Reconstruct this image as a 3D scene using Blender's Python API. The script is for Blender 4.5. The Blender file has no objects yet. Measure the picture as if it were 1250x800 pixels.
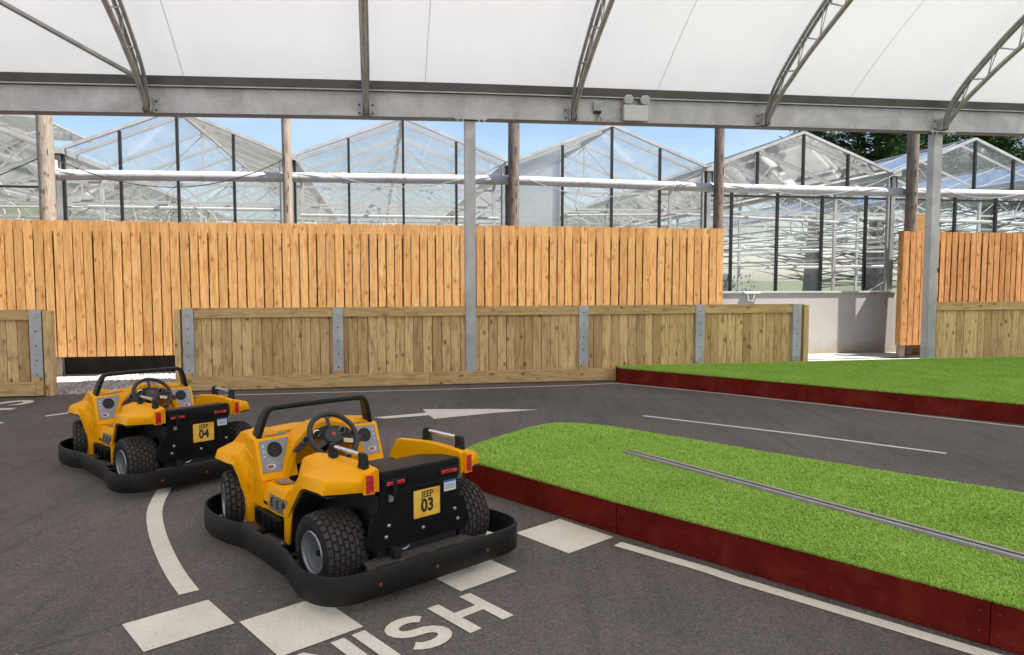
import bpy, bmesh, math, random
from mathutils import Vector, Matrix, noise
R = math.radians
random.seed(7)
scene = bpy.context.scene
COL = scene.collection

# ------------------------------------------------------------------ camera, sky, sun
THETA = R(10.254)          # the yard's own axes: s along the fences, n away from the viewer
D0 = 11.232
cam_d = bpy.data.cameras.new("camera")
cam = bpy.data.objects.new("camera", cam_d)
COL.objects.link(cam)
cam.location = (0, 0, 1.65)
cam.rotation_euler = (R(90) - math.atan(62 / 900), 0, 0)
cam_d.sensor_width = 36
cam_d.sensor_fit = 'HORIZONTAL'
cam_d.lens = 900 / 1250 * 36
cam_d.clip_end = 600
cam_d.clip_start = 0.05
scene.camera = cam

to_sun = Vector((0.41, -0.27, 1.0)).normalized()           # in yard axes
to_sun = Matrix.Rotation(THETA, 3, 'Z') @ to_sun
SUN_EL = math.asin(to_sun.z)
SUN_AZ = math.atan2(to_sun.x, to_sun.y)
world = bpy.data.worlds.new("World")
scene.world = world
world.use_nodes = True
wn = world.node_tree
wn.nodes.clear()
wo = wn.nodes.new('ShaderNodeOutputWorld')
wb = wn.nodes.new('ShaderNodeBackground')
sky = wn.nodes.new('ShaderNodeTexSky')
sky.sky_type = 'NISHITA'
sky.sun_disc = False
sky.sun_elevation = SUN_EL
sky.sun_rotation = SUN_AZ
sky.air_density = 1.0
sky.dust_density = 0.6
sky.ozone_density = 1.0
wb.inputs['Strength'].default_value = 0.076
# thin summer cloud
tc = wn.nodes.new('ShaderNodeTexCoord')
mp = wn.nodes.new('ShaderNodeMapping')
mp.inputs['Scale'].default_value = (1.6, 1.6, 5.0)
nz = wn.nodes.new('ShaderNodeTexNoise')
nz.inputs['Scale'].default_value = 2.2
nz.inputs['Detail'].default_value = 7
nz.inputs['Roughness'].default_value = 0.6
cr = wn.nodes.new('ShaderNodeMapRange')
cr.inputs['From Min'].default_value = 0.47
cr.inputs['From Max'].default_value = 0.78
cr.inputs['To Max'].default_value = 0.35
mx = wn.nodes.new('ShaderNodeMix')
mx.data_type = 'RGBA'
mx.inputs['B'].default_value = (6.2, 6.5, 7.0, 1)
wn.links.new(tc.outputs['Generated'], mp.inputs['Vector'])
wn.links.new(mp.outputs['Vector'], nz.inputs['Vector'])
wn.links.new(nz.outputs['Fac'], cr.inputs['Value'])
wn.links.new(cr.outputs['Result'], mx.inputs['Factor'])
wn.links.new(sky.outputs['Color'], mx.inputs['A'])
wn.links.new(mx.outputs['Result'], wb.inputs['Color'])
wn.links.new(wb.outputs['Background'], wo.inputs['Surface'])

sun_d = bpy.data.lights.new("sun", 'SUN')
sun = bpy.data.objects.new("sun", sun_d)
COL.objects.link(sun)
sun_d.energy = 5.0
sun_d.angle = R(0.55)
sun_d.color = (1.0, 0.95, 0.88)
sun.rotation_euler = to_sun.to_track_quat('Z', 'Y').to_euler()
sun.location = (10, -5, 30)

scene.view_settings.view_transform = 'Standard'
scene.view_settings.look = 'None'
scene.view_settings.exposure = 1.25
scene.view_settings.gamma = 1
scene.view_settings.use_curve_mapping = False
scene.render.engine = 'CYCLES'
scene.cycles.max_bounces = 10
scene.cycles.transparent_max_bounces = 40
scene.cycles.diffuse_bounces = 5
scene.cycles.glossy_bounces = 4
scene.cycles.transmission_bounces = 6
scene.cycles.caustics_reflective = False
scene.cycles.caustics_refractive = False
scene.cycles.use_denoising = True

# ------------------------------------------------------------------ materials
def new_mat(name):
    m = bpy.data.materials.new(name)
    m.use_nodes = True
    nt = m.node_tree
    b = nt.nodes['Principled BSDF']
    return m, nt, b

def N(nt, typ, **kw):
    n = nt.nodes.new(typ)
    for k, v in kw.items():
        if k in n.inputs:
            n.inputs[k].default_value = v
        else:
            setattr(n, k, v)
    return n

def ramp(nt, stops, interp='LINEAR'):
    r = nt.nodes.new('ShaderNodeValToRGB')
    r.color_ramp.interpolation = interp
    el = r.color_ramp.elements
    while len(el) < len(stops):
        el.new(0.5)
    for e, (p, c) in zip(el, stops):
        e.position = p
        e.color = (*c, 1) if len(c) == 3 else c
    return r

def mixc(nt, fac, a, b, mode='MIX'):
    m = nt.nodes.new('ShaderNodeMix')
    m.data_type = 'RGBA'
    m.blend_type = mode
    for sock, v in (('Factor', fac), ('A', a), ('B', b)):
        if hasattr(v, 'is_output') or isinstance(v, bpy.types.NodeSocket):
            nt.links.new(v, m.inputs[sock])
        elif sock == 'Factor':
            m.inputs['Factor'].default_value = v
        else:
            m.inputs[sock].default_value = (*v, 1)
    return m.outputs['Result']

def noise_tex(nt, scale, detail=4, rough=0.55, vec=None, dist=0.0):
    n = N(nt, 'ShaderNodeTexNoise', Scale=scale, Detail=detail, Roughness=rough, Distortion=dist)
    if vec is not None:
        nt.links.new(vec, n.inputs['Vector'])
    return n.outputs['Fac']

def objco(nt, scale=(1, 1, 1), island=0.0):
    t_ = nt.nodes.new('ShaderNodeTexCoord')
    m_ = nt.nodes.new('ShaderNodeMapping')
    m_.inputs['Scale'].default_value = scale
    nt.links.new(t_.outputs['Object'], m_.inputs['Vector'])
    if island:
        g = nt.nodes.new('ShaderNodeNewGeometry')
        mu = N(nt, 'ShaderNodeMath', operation='MULTIPLY')
        mu.inputs[1].default_value = island
        nt.links.new(g.outputs['Random Per Island'], mu.inputs[0])
        nt.links.new(mu.outputs[0], m_.inputs['Location'])
    return m_.outputs['Vector']

def bump(nt, b, h, strength=0.3, dist=0.01):
    bp = N(nt, 'ShaderNodeBump', Strength=strength, Distance=dist)
    nt.links.new(h, bp.inputs['Height'])
    nt.links.new(bp.outputs['Normal'], b.inputs['Normal'])

def simple(name, col, rough=0.5, metal=0.0, var=0.12, scale=9.0, bmp=0.0, bscale=120.0, spec=0.5, coat=0.0, rvar=0.1):
    m, nt, b = new_mat(name)
    v = objco(nt)
    f = noise_tex(nt, scale, 6, 0.6, v)
    lo = tuple(c * (1 - var) for c in col)
    hi = tuple(min(1, c * (1 + var)) for c in col)
    r = ramp(nt, [(0.3, lo), (0.7, hi)])
    nt.links.new(f, r.inputs[0])
    nt.links.new(r.outputs[0], b.inputs['Base Color'])
    mr = N(nt, 'ShaderNodeMapRange')
    mr.inputs['To Min'].default_value = max(0.02, rough - rvar)
    mr.inputs['To Max'].default_value = min(1, rough + rvar)
    nt.links.new(noise_tex(nt, scale * 2.3, 5, 0.6, v), mr.inputs['Value'])
    nt.links.new(mr.outputs['Result'], b.inputs['Roughness'])
    b.inputs['Metallic'].default_value = metal
    b.inputs['Specular IOR Level'].default_value = spec
    b.inputs['Coat Weight'].default_value = coat
    if bmp:
        bump(nt, b, noise_tex(nt, bscale, 3, 0.6, v), bmp, 0.002)
    return m

def wood(name, base, dark, light, knot, vertical=True, grain_rough=0.75, island_var=0.35, kn=0.0145):
    """Softwood boards: one tone per board, stretched grain, knots."""
    m, nt, b = new_mat(name)
    st = (14, 14, 1.1) if vertical else (1.1, 14, 14)
    v = objco(nt, (1, 1, 1), 37.0)
    mp2 = N(nt, 'ShaderNodeMapping'); mp2.inputs['Scale'].default_value = st
    nt.links.new(v, mp2.inputs['Vector'])
    g1 = noise_tex(nt, 2.2, 6, 0.65, mp2.outputs['Vector'], 0.15)
    g2 = noise_tex(nt, 9.0, 5, 0.6, mp2.outputs['Vector'], 0.2)
    r1 = ramp(nt, [(0.25, dark), (0.5, base), (0.75, light)])
    nt.links.new(g1, r1.inputs[0])
    r2 = ramp(nt, [(0.35, (0.80, 0.76, 0.70)), (0.62, (1.06, 1.05, 1.03))])
    nt.links.new(g2, r2.inputs[0])
    c = mixc(nt, 0.8, r1.outputs[0], r2.outputs[0], 'MULTIPLY')
    # tone per board
    geo = nt.nodes.new('ShaderNodeNewGeometry')
    r3 = ramp(nt, [(0.0, (1 - island_var, 1 - island_var * 1.15, 1 - island_var * 1.35)), (0.45, (1, 1, 1)), (1.0, (1 + island_var * .45,) * 3)])
    nt.links.new(geo.outputs['Random Per Island'], r3.inputs[0])
    c = mixc(nt, 1.0, c, r3.outputs[0], 'MULTIPLY')
    # figure: broad warm streaks beside knots
    mpf = N(nt, 'ShaderNodeMapping'); mpf.inputs['Scale'].default_value = (7, 7, 1.5) if vertical else (1.5, 7, 7)
    nt.links.new(v, mpf.inputs['Vector'])
    fg = noise_tex(nt, 2.4, 3, 0.5, mpf.outputs['Vector'], 0.35)
    rf = ramp(nt, [(0.52, (0, 0, 0)), (0.72, (1, 1, 1))])
    nt.links.new(fg, rf.inputs[0])
    warm = tuple(k * 0.60 + d * 0.45 for k, d in zip(knot, dark))
    ffac = N(nt, 'ShaderNodeMath', operation='MULTIPLY'); ffac.inputs[1].default_value = 0.72
    nt.links.new(rf.outputs[0], ffac.inputs[0])
    c = mixc(nt, ffac.outputs[0], c, tuple(x for x in warm))
    # knots
    mk = N(nt, 'ShaderNodeMapping'); mk.inputs['Scale'].default_value = (6.5, 6.5, 4.2) if vertical else (4.2, 6.5, 6.5)
    nt.links.new(v, mk.inputs['Vector'])
    vo = N(nt, 'ShaderNodeTexVoronoi', Scale=1.0, Randomness=1.0)
    nt.links.new(mk.outputs['Vector'], vo.inputs['Vector'])
    rk = ramp(nt, [(0.0, (0.9, 0.9, 0.9)), (0.06, (0.9, 0.9, 0.9)), (0.12, (0.4, 0.4, 0.4)), (0.24, (0, 0, 0))])
    nt.links.new(vo.outputs['Distance'], rk.inputs[0])
    c = mixc(nt, rk.outputs[0], c, knot)
    nt.links.new(c, b.inputs['Base Color'])
    b.inputs['Roughness'].default_value = grain_rough
    b.inputs['Specular IOR Level'].default_value = 0.25
    bump(nt, b, g2, 0.35, 0.003)
    return m

M = {}
M['fence_orange'] = wood('larch boards', (0.56, 0.315, 0.122), (0.43, 0.19, 0.055), (0.66, 0.425, 0.19), (0.26, 0.08, 0.02), island_var=0.18)
M['fence_red'] = wood('redder larch boards', (0.50, 0.25, 0.095), (0.37, 0.145, 0.045), (0.60, 0.34, 0.145), (0.16, 0.05, 0.02), island_var=0.22)
M['fence_treated'] = wood('treated boards', (0.76, 0.53, 0.26), (0.55, 0.345, 0.15), (0.88, 0.67, 0.36), (0.15, 0.06, 0.022), island_var=0.3)
M['rail_treated'] = wood('treated rail', (0.66, 0.455, 0.21), (0.49, 0.305, 0.13), (0.78, 0.57, 0.30), (0.18, 0.08, 0.03), vertical=False, island_var=0.16)
M['pole_wood'] = wood('weathered pole', (0.38, 0.32, 0.26), (0.24, 0.19, 0.15), (0.50, 0.43, 0.36), (0.10, 0.06, 0.04), island_var=0.12)
M['pole_dark'] = wood('dark weathered pole', (0.205, 0.165, 0.14), (0.115, 0.088, 0.074), (0.32, 0.275, 0.24), (0.06, 0.04, 0.03), island_var=0.12)
M['ply'] = wood('plywood', (0.45, 0.27, 0.10), (0.36, 0.20, 0.07), (0.52, 0.33, 0.14), (0.25, 0.12, 0.05), vertical=False, island_var=0.05)

def galv():
    m, nt, b = new_mat('galvanised steel')
    v = objco(nt)
    vo = N(nt, 'ShaderNodeTexVoronoi', Scale=38.0)
    nt.links.new(v, vo.inputs['Vector'])
    r = ramp(nt, [(0.0, (0.50, 0.495, 0.51)), (1.0, (0.55, 0.545, 0.56))])
    nt.links.new(vo.outputs['Color'], r.inputs[0])
    f = noise_tex(nt, 2.2, 7, 0.65, v, 0.4)
    r2 = ramp(nt, [(0.32, (0.72, 0.71, 0.70)), (0.56, (1, 1, 1)), (0.75, (1.22, 1.22, 1.22))])
    nt.links.new(f, r2.inputs[0])
    c = mixc(nt, 1.0, r.outputs[0], r2.outputs[0], 'MULTIPLY')
    nt.links.new(c, b.inputs['Base Color'])
    b.inputs['Metallic'].default_value = 0.35
    b.inputs['Roughness'].default_value = 0.5
    bump(nt, b, f, 0.12, 0.004)
    return m
M['galv'] = galv()
M['tube'] = simple('truss tube', (0.36, 0.36, 0.35), 0.36, 0.55, 0.22, 6)
M['gutter'] = simple('dark aluminium gutter', (0.075, 0.07, 0.064), 0.4, 0.35, 0.25, 2.0)
M['beam_flange'] = simple('dark flange', (0.10, 0.082, 0.072), 0.5, 0.4, 0.2, 3)
M['white_plastic'] = simple('white plastic', (0.62, 0.62, 0.60), 0.4, 0, 0.06, 5)
M['lens'] = simple('lamp lens', (0.42, 0.43, 0.43), 0.2, 0, 0.15, 40)
M['grey_plastic'] = simple('grey plastic', (0.36, 0.37, 0.38), 0.45, 0, 0.08, 5)
M['cable'] = simple('cable', (0.03, 0.03, 0.032), 0.5, 0, 0.1, 5)
M['gh_black'] = simple('black glazing bar', (0.012, 0.013, 0.014), 0.45, 0, 0.2, 5)
M['gh_alu'] = simple('pale aluminium', (0.44, 0.44, 0.43), 0.42, 0.15, 0.2, 4)
M['gh_white'] = simple('cream frame', (0.50, 0.485, 0.45), 0.5, 0, 0.1, 4)
M['gh_grey'] = simple('grey frame', (0.34, 0.35, 0.355), 0.45, 0.3, 0.2, 4)

def pipe_mat():
    m, nt, b = new_mat('white pipe')
    v = objco(nt, (0.5, 1, 1))
    f = noise_tex(nt, 7, 7, 0.7, v, 0.4)
    r = ramp(nt, [(0.30, (0.30, 0.28, 0.29)), (0.45, (0.48, 0.465, 0.49)), (0.8, (0.60, 0.59, 0.615))])
    nt.links.new(f, r.inputs[0])
    nt.links.new(r.outputs[0], b.inputs['Base Color'])
    b.inputs['Roughness'].default_value = 0.33
    return m
M['pipe'] = pipe_mat()

def wall_mat():
    m, nt, b = new_mat('rendered wall')
    v = objco(nt)
    f = noise_tex(nt, 1.7, 8, 0.65, v)
    r = ramp(nt, [(0.3, (0.35, 0.335, 0.32)), (0.7, (0.42, 0.405, 0.39))])
    nt.links.new(f, r.inputs[0])
    sep = N(nt, 'ShaderNodeSeparateXYZ')
    nt.links.new(v, sep.inputs[0])
    ad = N(nt, 'ShaderNodeMath', operation='ADD')
    nz_ = noise_tex(nt, 4.5, 6, 0.7, v)
    mm = N(nt, 'ShaderNodeMath', operation='MULTIPLY'); mm.inputs[1].default_value = -0.55
    nt.links.new(nz_, mm.inputs[0])
    nt.links.new(sep.outputs['Z'], ad.inputs[0]); nt.links.new(mm.outputs[0], ad.inputs[1])
    mr = N(nt, 'ShaderNodeMapRange'); mr.inputs['From Min'].default_value = -0.22; mr.inputs['From Max'].default_value = 0.03
    mr.inputs['To Min'].default_value = 0.75; mr.inputs['To Max'].default_value = 0
    nt.links.new(ad.outputs[0], mr.inputs['Value'])
    c = mixc(nt, mr.outputs['Result'], r.outputs[0], (0.28, 0.24, 0.16))
    nt.links.new(c, b.inputs['Base Color'])
    b.inputs['Roughness'].default_value = 0.85
    bump(nt, b, noise_tex(nt, 60, 4, 0.6, v), 0.3, 0.004)
    return m
M['wall'] = wall_mat()

def asphalt():
    m, nt, b = new_mat('asphalt')
    v = objco(nt)
    big = noise_tex(nt, 0.55, 6, 0.6, v, 0.3)
    r0 = ramp(nt, [(0.28, (0.118, 0.101, 0.092)), (0.5, (0.160, 0.138, 0.124)), (0.72, (0.205, 0.176, 0.152))])
    nt.links.new(big, r0.inputs[0])
    vo = N(nt, 'ShaderNodeTexVoronoi', Scale=110.0)
    nt.links.new(v, vo.inputs['Vector'])
    rs = ramp(nt, [(0.0, (0.45, 0.45, 0.45)), (0.45, (0.88, 0.88, 0.88)), (0.75, (1.2, 1.18, 1.15)), (1.0, (1.7, 1.64, 1.55))])
    nt.links.new(vo.outputs['Color'], rs.inputs[0])
    c = mixc(nt, 0.8, r0.outputs[0], rs.outputs[0], 'MULTIPLY')
    # dirt: brown dusty patches, fine scuffs
    d = noise_tex(nt, 3.1, 8, 0.68, v, 1.0)
    rd = ramp(nt, [(0.52, (0, 0, 0)), (0.75, (0.55, 0.55, 0.55))])
    nt.links.new(d, rd.inputs[0])
    c = mixc(nt, rd.outputs[0], c, (0.19, 0.155, 0.12))
    mps = N(nt, 'ShaderNodeMapping'); mps.inputs['Rotation'].default_value = (0, 0, R(-40)); mps.inputs['Scale'].default_value = (4.5, 0.35, 1)
    nt.links.new(v, mps.inputs['Vector'])
    sc_ = noise_tex(nt, 1.6, 5, 0.6, mps.outputs['Vector'], 0.3)
    rsc = ramp(nt, [(0.50, (1, 1, 1)), (0.66, (0.80, 0.79, 0.78))])
    nt.links.new(sc_, rsc.inputs[0])
    c = mixc(nt, 1.0, c, rsc.outputs[0], 'MULTIPLY')
    # stray pale grit
    vg = N(nt, 'ShaderNodeTexVoronoi', Scale=9.0, Randomness=1.0)
    nt.links.new(v, vg.inputs['Vector'])
    rg = ramp(nt, [(0.0, (1, 1, 1)), (0.035, (1, 1, 1)), (0.05, (0, 0, 0))])
    nt.links.new(vg.outputs['Distance'], rg.inputs[0])
    c = mixc(nt, rg.outputs[0], c, (0.16, 0.14, 0.12))
    vf = N(nt, 'ShaderNodeTexVoronoi', Scale=42.0, Randomness=1.0)
    nt.links.new(v, vf.inputs['Vector'])
    rf_ = ramp(nt, [(0.0, (1, 1, 1)), (0.16, (1, 1, 1)), (0.26, (0, 0, 0))])
    nt.links.new(vf.outputs['Distance'], rf_.inputs[0])
    tone = ramp(nt, [(0.0, (0.025, 0.022, 0.02)), (0.45, (0.05, 0.044, 0.04)), (0.55, (0.13, 0.115, 0.10)), (1.0, (0.27, 0.24, 0.205))])
    nt.links.new(vf.outputs['Color'], tone.inputs[0])
    ff = N(nt, 'ShaderNodeMath', operation='MULTIPLY'); ff.inputs[1].default_value = 0.6
    nt.links.new(rf_.outputs[0], ff.inputs[0])
    c = mixc(nt, ff.outputs[0], c, tone.outputs[0])
    nt.links.new(c, b.inputs['Base Color'])
    b.inputs['Roughness'].default_value = 0.78
    b.inputs['Specular IOR Level'].default_value = 0.35
    h = N(nt, 'ShaderNodeMath', operation='ADD')
    nt.links.new(vo.outputs['Distance'], h.inputs[0])
    nt.links.new(noise_tex(nt, 90, 3, 0.6, v), h.inputs[1])
    bump(nt, b, h.outputs[0], 0.9, 0.008)
    return m
M['asphalt'] = asphalt()

def paint():
    m, nt, b = new_mat('road paint')
    v = objco(nt)
    f = noise_tex(nt, 55, 5, 0.7, v)
    r = ramp(nt, [(0.28, (0.58, 0.52, 0.44)), (0.42, (0.84, 0.775, 0.67)), (0.8, (0.90, 0.845, 0.745))])
    nt.links.new(f, r.inputs[0])
    g = noise_tex(nt, 3, 6, 0.7, v)
    r2 = ramp(nt, [(0.3, (0.84, 0.82, 0.79)), (0.7, (1, 1, 1))])
    nt.links.new(g, r2.inputs[0])
    c = mixc(nt, 1, r.outputs[0], r2.outputs[0], 'MULTIPLY')
    # pits where the stone shows through
    vo = N(nt, 'ShaderNodeTexVoronoi', Scale=48.0)
    nt.links.new(v, vo.inputs['Vector'])
    rp = ramp(nt, [(0.0, (1, 1, 1)), (0.09, (1, 1, 1)), (0.15, (0, 0, 0))])
    nt.links.new(vo.outputs['Distance'], rp.inputs[0])
    th = noise_tex(nt, 11, 4, 0.6, v)
    rt = ramp(nt, [(0.42, (0, 0, 0)), (0.56, (0.9, 0.9, 0.9))])
    nt.links.new(th, rt.inputs[0])
    fac = mixc(nt, 1, rp.outputs[0], rt.outputs[0], 'MULTIPLY')
    c = mixc(nt, fac, c, (0.16, 0.14, 0.12))
    nt.links.new(c, b.inputs['Base Color'])
    b.inputs['Roughness'].default_value = 0.65
    v2 = N(nt, 'ShaderNodeTexVoronoi', Scale=170.0)
    nt.links.new(v, v2.inputs['Vector'])
    bump(nt, b, v2.outputs['Distance'], 0.55, 0.004)
    return m
M['paint'] = paint()
M['chalk'] = simple('chalk line', (0.15, 0.15, 0.16), 0.9, 0, 0.3, 40)

def turf_mat(name, cols, island=True):
    m, nt, b = new_mat(name)
    if island:
        geo = nt.nodes.new('ShaderNodeNewGeometry')
        r = ramp(nt, cols)
        nt.links.new(geo.outputs['Random Per Island'], r.inputs[0])
        v = objco(nt)
        f = noise_tex(nt, 1.6, 4, 0.6, v)
        r2 = ramp(nt, [(0.35, (0.95, 0.96, 0.95)), (0.65, (1.05, 1.04, 1.0))])
        nt.links.new(f, r2.inputs[0])
        c = mixc(nt, 1, r.outputs[0], r2.outputs[0], 'MULTIPLY')
        nt.links.new(c, b.inputs['Base Color'])
    else:
        v = objco(nt)
        f = noise_tex(nt, 60, 5, 0.7, v)
        r = ramp(nt, cols)
        nt.links.new(f, r.inputs[0])
        nt.links.new(r.outputs[0], b.inputs['Base Color'])
        bump(nt, b, f, 0.8, 0.01)
    b.inputs['Roughness'].default_value = 0.55
    b.inputs['Specular IOR Level'].default_value = 0.3
    return m
M['blades'] = turf_mat('turf blades', [(0.0, (0.30, 0.50, 0.055)), (0.5, (0.36, 0.57, 0.075)), (0.9, (0.42, 0.63, 0.105)), (0.98, (0.50, 0.66, 0.18)), (1.0, (0.62, 0.64, 0.34))])
M['turf_base'] = turf_mat('turf backing', [(0.35, (0.20, 0.33, 0.035)), (0.65, (0.28, 0.44, 0.05))], False)

def red_mat():
    m, nt, b = new_mat('red painted board')
    v = objco(nt)
    f = noise_tex(nt, 2.6, 8, 0.7, v, 0.5)
    r = ramp(nt, [(0.3, (0.095, 0.004, 0.002)), (0.5, (0.165, 0.011, 0.006)), (0.72, (0.24, 0.036, 0.020))])
    nt.links.new(f, r.inputs[0])
    mpz = N(nt, 'ShaderNodeMapping'); mpz.inputs['Scale'].default_value = (1.5, 1.5, 24)
    nt.links.new(v, mpz.inputs['Vector'])
    g = noise_tex(nt, 3, 6, 0.7, mpz.outputs['Vector'])
    r2 = ramp(nt, [(0.3, (0.78, 0.78, 0.78)), (0.7, (1.12, 1.12, 1.12))])
    nt.links.new(g, r2.inputs[0])
    c = mixc(nt, 1, r.outputs[0], r2.outputs[0], 'MULTIPLY')
    vg = N(nt, 'ShaderNodeTexVoronoi', Scale=5.0)
    nt.links.new(v, vg.inputs['Vector'])
    rg = ramp(nt, [(0.0, (0.6, 0.6, 0.6)), (0.022, (0.6, 0.6, 0.6)), (0.034, (0, 0, 0))])
    nt.links.new(vg.outputs['Distance'], rg.inputs[0])
    c = mixc(nt, rg.outputs[0], c, (0.30, 0.22, 0.20))
    nt.links.new(c, b.inputs['Base Color'])
    b.inputs['Roughness'].default_value = 0.6
    b.inputs['Specular IOR Level'].default_value = 0.12
    bump(nt, b, g, 0.2, 0.003)
    return m
M['red'] = red_mat()
M['strip'] = simple('grey brown strip', (0.36, 0.325, 0.30), 0.6, 0, 0.15, 8)
M['black_strip'] = simple('black strip', (0.01, 0.01, 0.011), 0.5, 0, 0.1, 8)

def gravel_base():
    m, nt, b = new_mat('gravel bed')
    v = objco(nt)
    vo = N(nt, 'ShaderNodeTexVoronoi', Scale=26.0)
    nt.links.new(v, vo.inputs['Vector'])
    r = ramp(nt, [(0.0, (0.30, 0.29, 0.29)), (0.45, (0.50, 0.49, 0.48)), (0.85, (0.64, 0.62, 0.60)), (1.0, (0.40, 0.20, 0.16))])
    nt.links.new(vo.outputs['Color'], r.inputs[0])
    nt.links.new(r.outputs[0], b.inputs['Base Color'])
    b.inputs['Roughness'].default_value = 0.9
    bump(nt, b, vo.outputs['Distance'], 1.0, 0.03)
    return m
M['gravel'] = gravel_base()
def stone_mat():
    m, nt, b = new_mat('gravel stones')
    geo = nt.nodes.new('ShaderNodeNewGeometry')
    r = ramp(nt, [(0.0, (0.30, 0.29, 0.29)), (0.35, (0.42, 0.41, 0.40)), (0.6, (0.52, 0.50, 0.49)), (0.84, (0.58, 0.56, 0.55)), (0.88, (0.36, 0.13, 0.10)), (1.0, (0.42, 0.17, 0.13))])
    nt.links.new(geo.outputs['Random Per Island'], r.inputs[0])
    nt.links.new(r.outputs[0], b.inputs['Base Color'])
    b.inputs['Roughness'].default_value = 0.8
    return m
M['stone'] = stone_mat()
M['concrete'] = simple('concrete', (0.50, 0.48, 0.44), 0.85, 0, 0.15, 5, 0.4, 60)
M['bounce_apron'] = simple('pale bounce ground', (0.56, 0.545, 0.51), 0.85, 0, 0.12, 3, 0.3, 60)  # for the unseen bounce surface added behind the viewer
M['gap_dark'] = simple('dark backing', (0.045, 0.038, 0.032), 0.9, 0, 0.4, 4)  # dark tone put behind fence gaps and into the recess

# translucent roof fabric
def membrane(name='pvc roof fabric', k=1.0):
    m, nt, b = new_mat(name)
    nt.nodes.remove(b)
    out = nt.nodes['Material Output']
    v = objco(nt)
    f = noise_tex(nt, 0.7, 4, 0.5, v)
    r = ramp(nt, [(0.3, (0.825 * k, 0.83 * k, 0.85 * k)), (0.7, (0.872 * k, 0.874 * k, 0.89 * k))])
    nt.links.new(f, r.inputs[0])
    d = N(nt, 'ShaderNodeBsdfDiffuse'); t_ = N(nt, 'ShaderNodeBsdfTranslucent')
    nt.links.new(r.outputs[0], d.inputs['Color']); nt.links.new(r.outputs[0], t_.inputs['Color'])
    bp_ = N(nt, 'ShaderNodeBump', Strength=0.35, Distance=0.05)
    mpc = N(nt, 'ShaderNodeMapping'); mpc.inputs['Scale'].default_value = (1.3, 0.25, 0.4)
    nt.links.new(v, mpc.inputs['Vector'])
    nt.links.new(noise_tex(nt, 1.5, 4, 0.5, mpc.outputs['Vector'], 0.5), bp_.inputs['Height'])
    nt.links.new(bp_.outputs['Normal'], d.inputs['Normal']); nt.links.new(bp_.outputs['Normal'], t_.inputs['Normal'])
    mxs = N(nt, 'ShaderNodeMixShader'); mxs.inputs[0].default_value = 0.238
    nt.links.new(d.outputs[0], mxs.inputs[1]); nt.links.new(t_.outputs[0], mxs.inputs[2])
    nt.links.new(mxs.outputs[0], out.inputs['Surface'])
    return m
M['membrane'] = membrane()
M['seam'] = membrane('welded seam', 0.72)

def glass_mat(name, white, col=(0.80, 0.84, 0.86)):
    m, nt, b = new_mat(name)
    nt.nodes.remove(b)
    out = nt.nodes['Material Output']
    tr = N(nt, 'ShaderNodeBsdfTransparent'); tr.inputs['Color'].default_value = (0.955, 0.96, 0.965, 1)
    gl = N(nt, 'ShaderNodeBsdfGlossy'); gl.inputs['Roughness'].default_value = 0.06
    df = N(nt, 'ShaderNodeBsdfDiffuse'); df.inputs['Color'].default_value = (*col, 1)
    tl = N(nt, 'ShaderNodeBsdfTranslucent'); tl.inputs['Color'].default_value = (*col, 1)
    dm = N(nt, 'ShaderNodeMixShader'); dm.inputs[0].default_value = 0.5
    nt.links.new(df.outputs[0], dm.inputs[1]); nt.links.new(tl.outputs[0], dm.inputs[2])
    v = objco(nt)
    f = noise_tex(nt, 0.9, 6, 0.6, v, 0.4)
    mr = N(nt, 'ShaderNodeMapRange'); mr.inputs['From Min'].default_value = 0.3; mr.inputs['From Max'].default_value = 0.7
    mr.inputs['To Min'].default_value = white * 0.55; mr.inputs['To Max'].default_value = white * 1.4
    nt.links.new(f, mr.inputs['Value'])
    m1 = N(nt, 'ShaderNodeMixShader')
    nt.links.new(mr.outputs['Result'], m1.inputs[0]); nt.links.new(tr.outputs[0], m1.inputs[1]); nt.links.new(dm.outputs[0], m1.inputs[2])
    fr = N(nt, 'ShaderNodeFresnel'); fr.inputs['IOR'].default_value = 1.35
    m2 = N(nt, 'ShaderNodeMixShader')
    nt.links.new(fr.outputs[0], m2.inputs[0]); nt.links.new(m1.outputs[0], m2.inputs[1]); nt.links.new(gl.outputs[0], m2.inputs[2])
    nt.links.new(m2.outputs[0], out.inputs['Surface'])
    return m
M['glass'] = glass_mat('pale blue glass', 0.15, (0.58, 0.66, 0.71))  # patchy pale blue diffuse film over clear glass
M['roof_glass'] = glass_mat('roof glass', 0.05, (0.58, 0.66, 0.71))
M['milky'] = glass_mat('whitewashed pane', 0.75, (0.72, 0.78, 0.78))
M['milky_rear'] = glass_mat('greyed rear glazing', 0.40, (0.40, 0.46, 0.48))

# kart materials
def yellow_mat():
    m, nt, b = new_mat('orange yellow moulding')
    v = objco(nt)
    f = noise_tex(nt, 5, 6, 0.65, v)
    r = ramp(nt, [(0.3, (1.0, 0.40, 0.001)), (0.7, (1.0, 0.45, 0.002))])
    nt.links.new(f, r.inputs[0])
    d = noise_tex(nt, 17, 8, 0.75, v, 0.8)
    rd = ramp(nt, [(0.58, (0, 0, 0)), (0.80, (0.22, 0.22, 0.22))])
    nt.links.new(d, rd.inputs[0])
    c = mixc(nt, rd.outputs[0], r.outputs[0], (0.55, 0.22, 0.01))
    nt.links.new(c, b.inputs['Base Color'])
    b.inputs['Roughness'].default_value = 0.36
    b.inputs['Specular IOR Level'].default_value = 0.14
    bump(nt, b, noise_tex(nt, 3.5, 3, 0.5, v), 0.10, 0.02)
    return m
M['yellow'] = yellow_mat()
M['k_black'] = simple('black moulding', (0.009, 0.009, 0.0095), 0.42, 0, 0.3, 12, 0.25, 200, spec=0.3)
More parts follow.
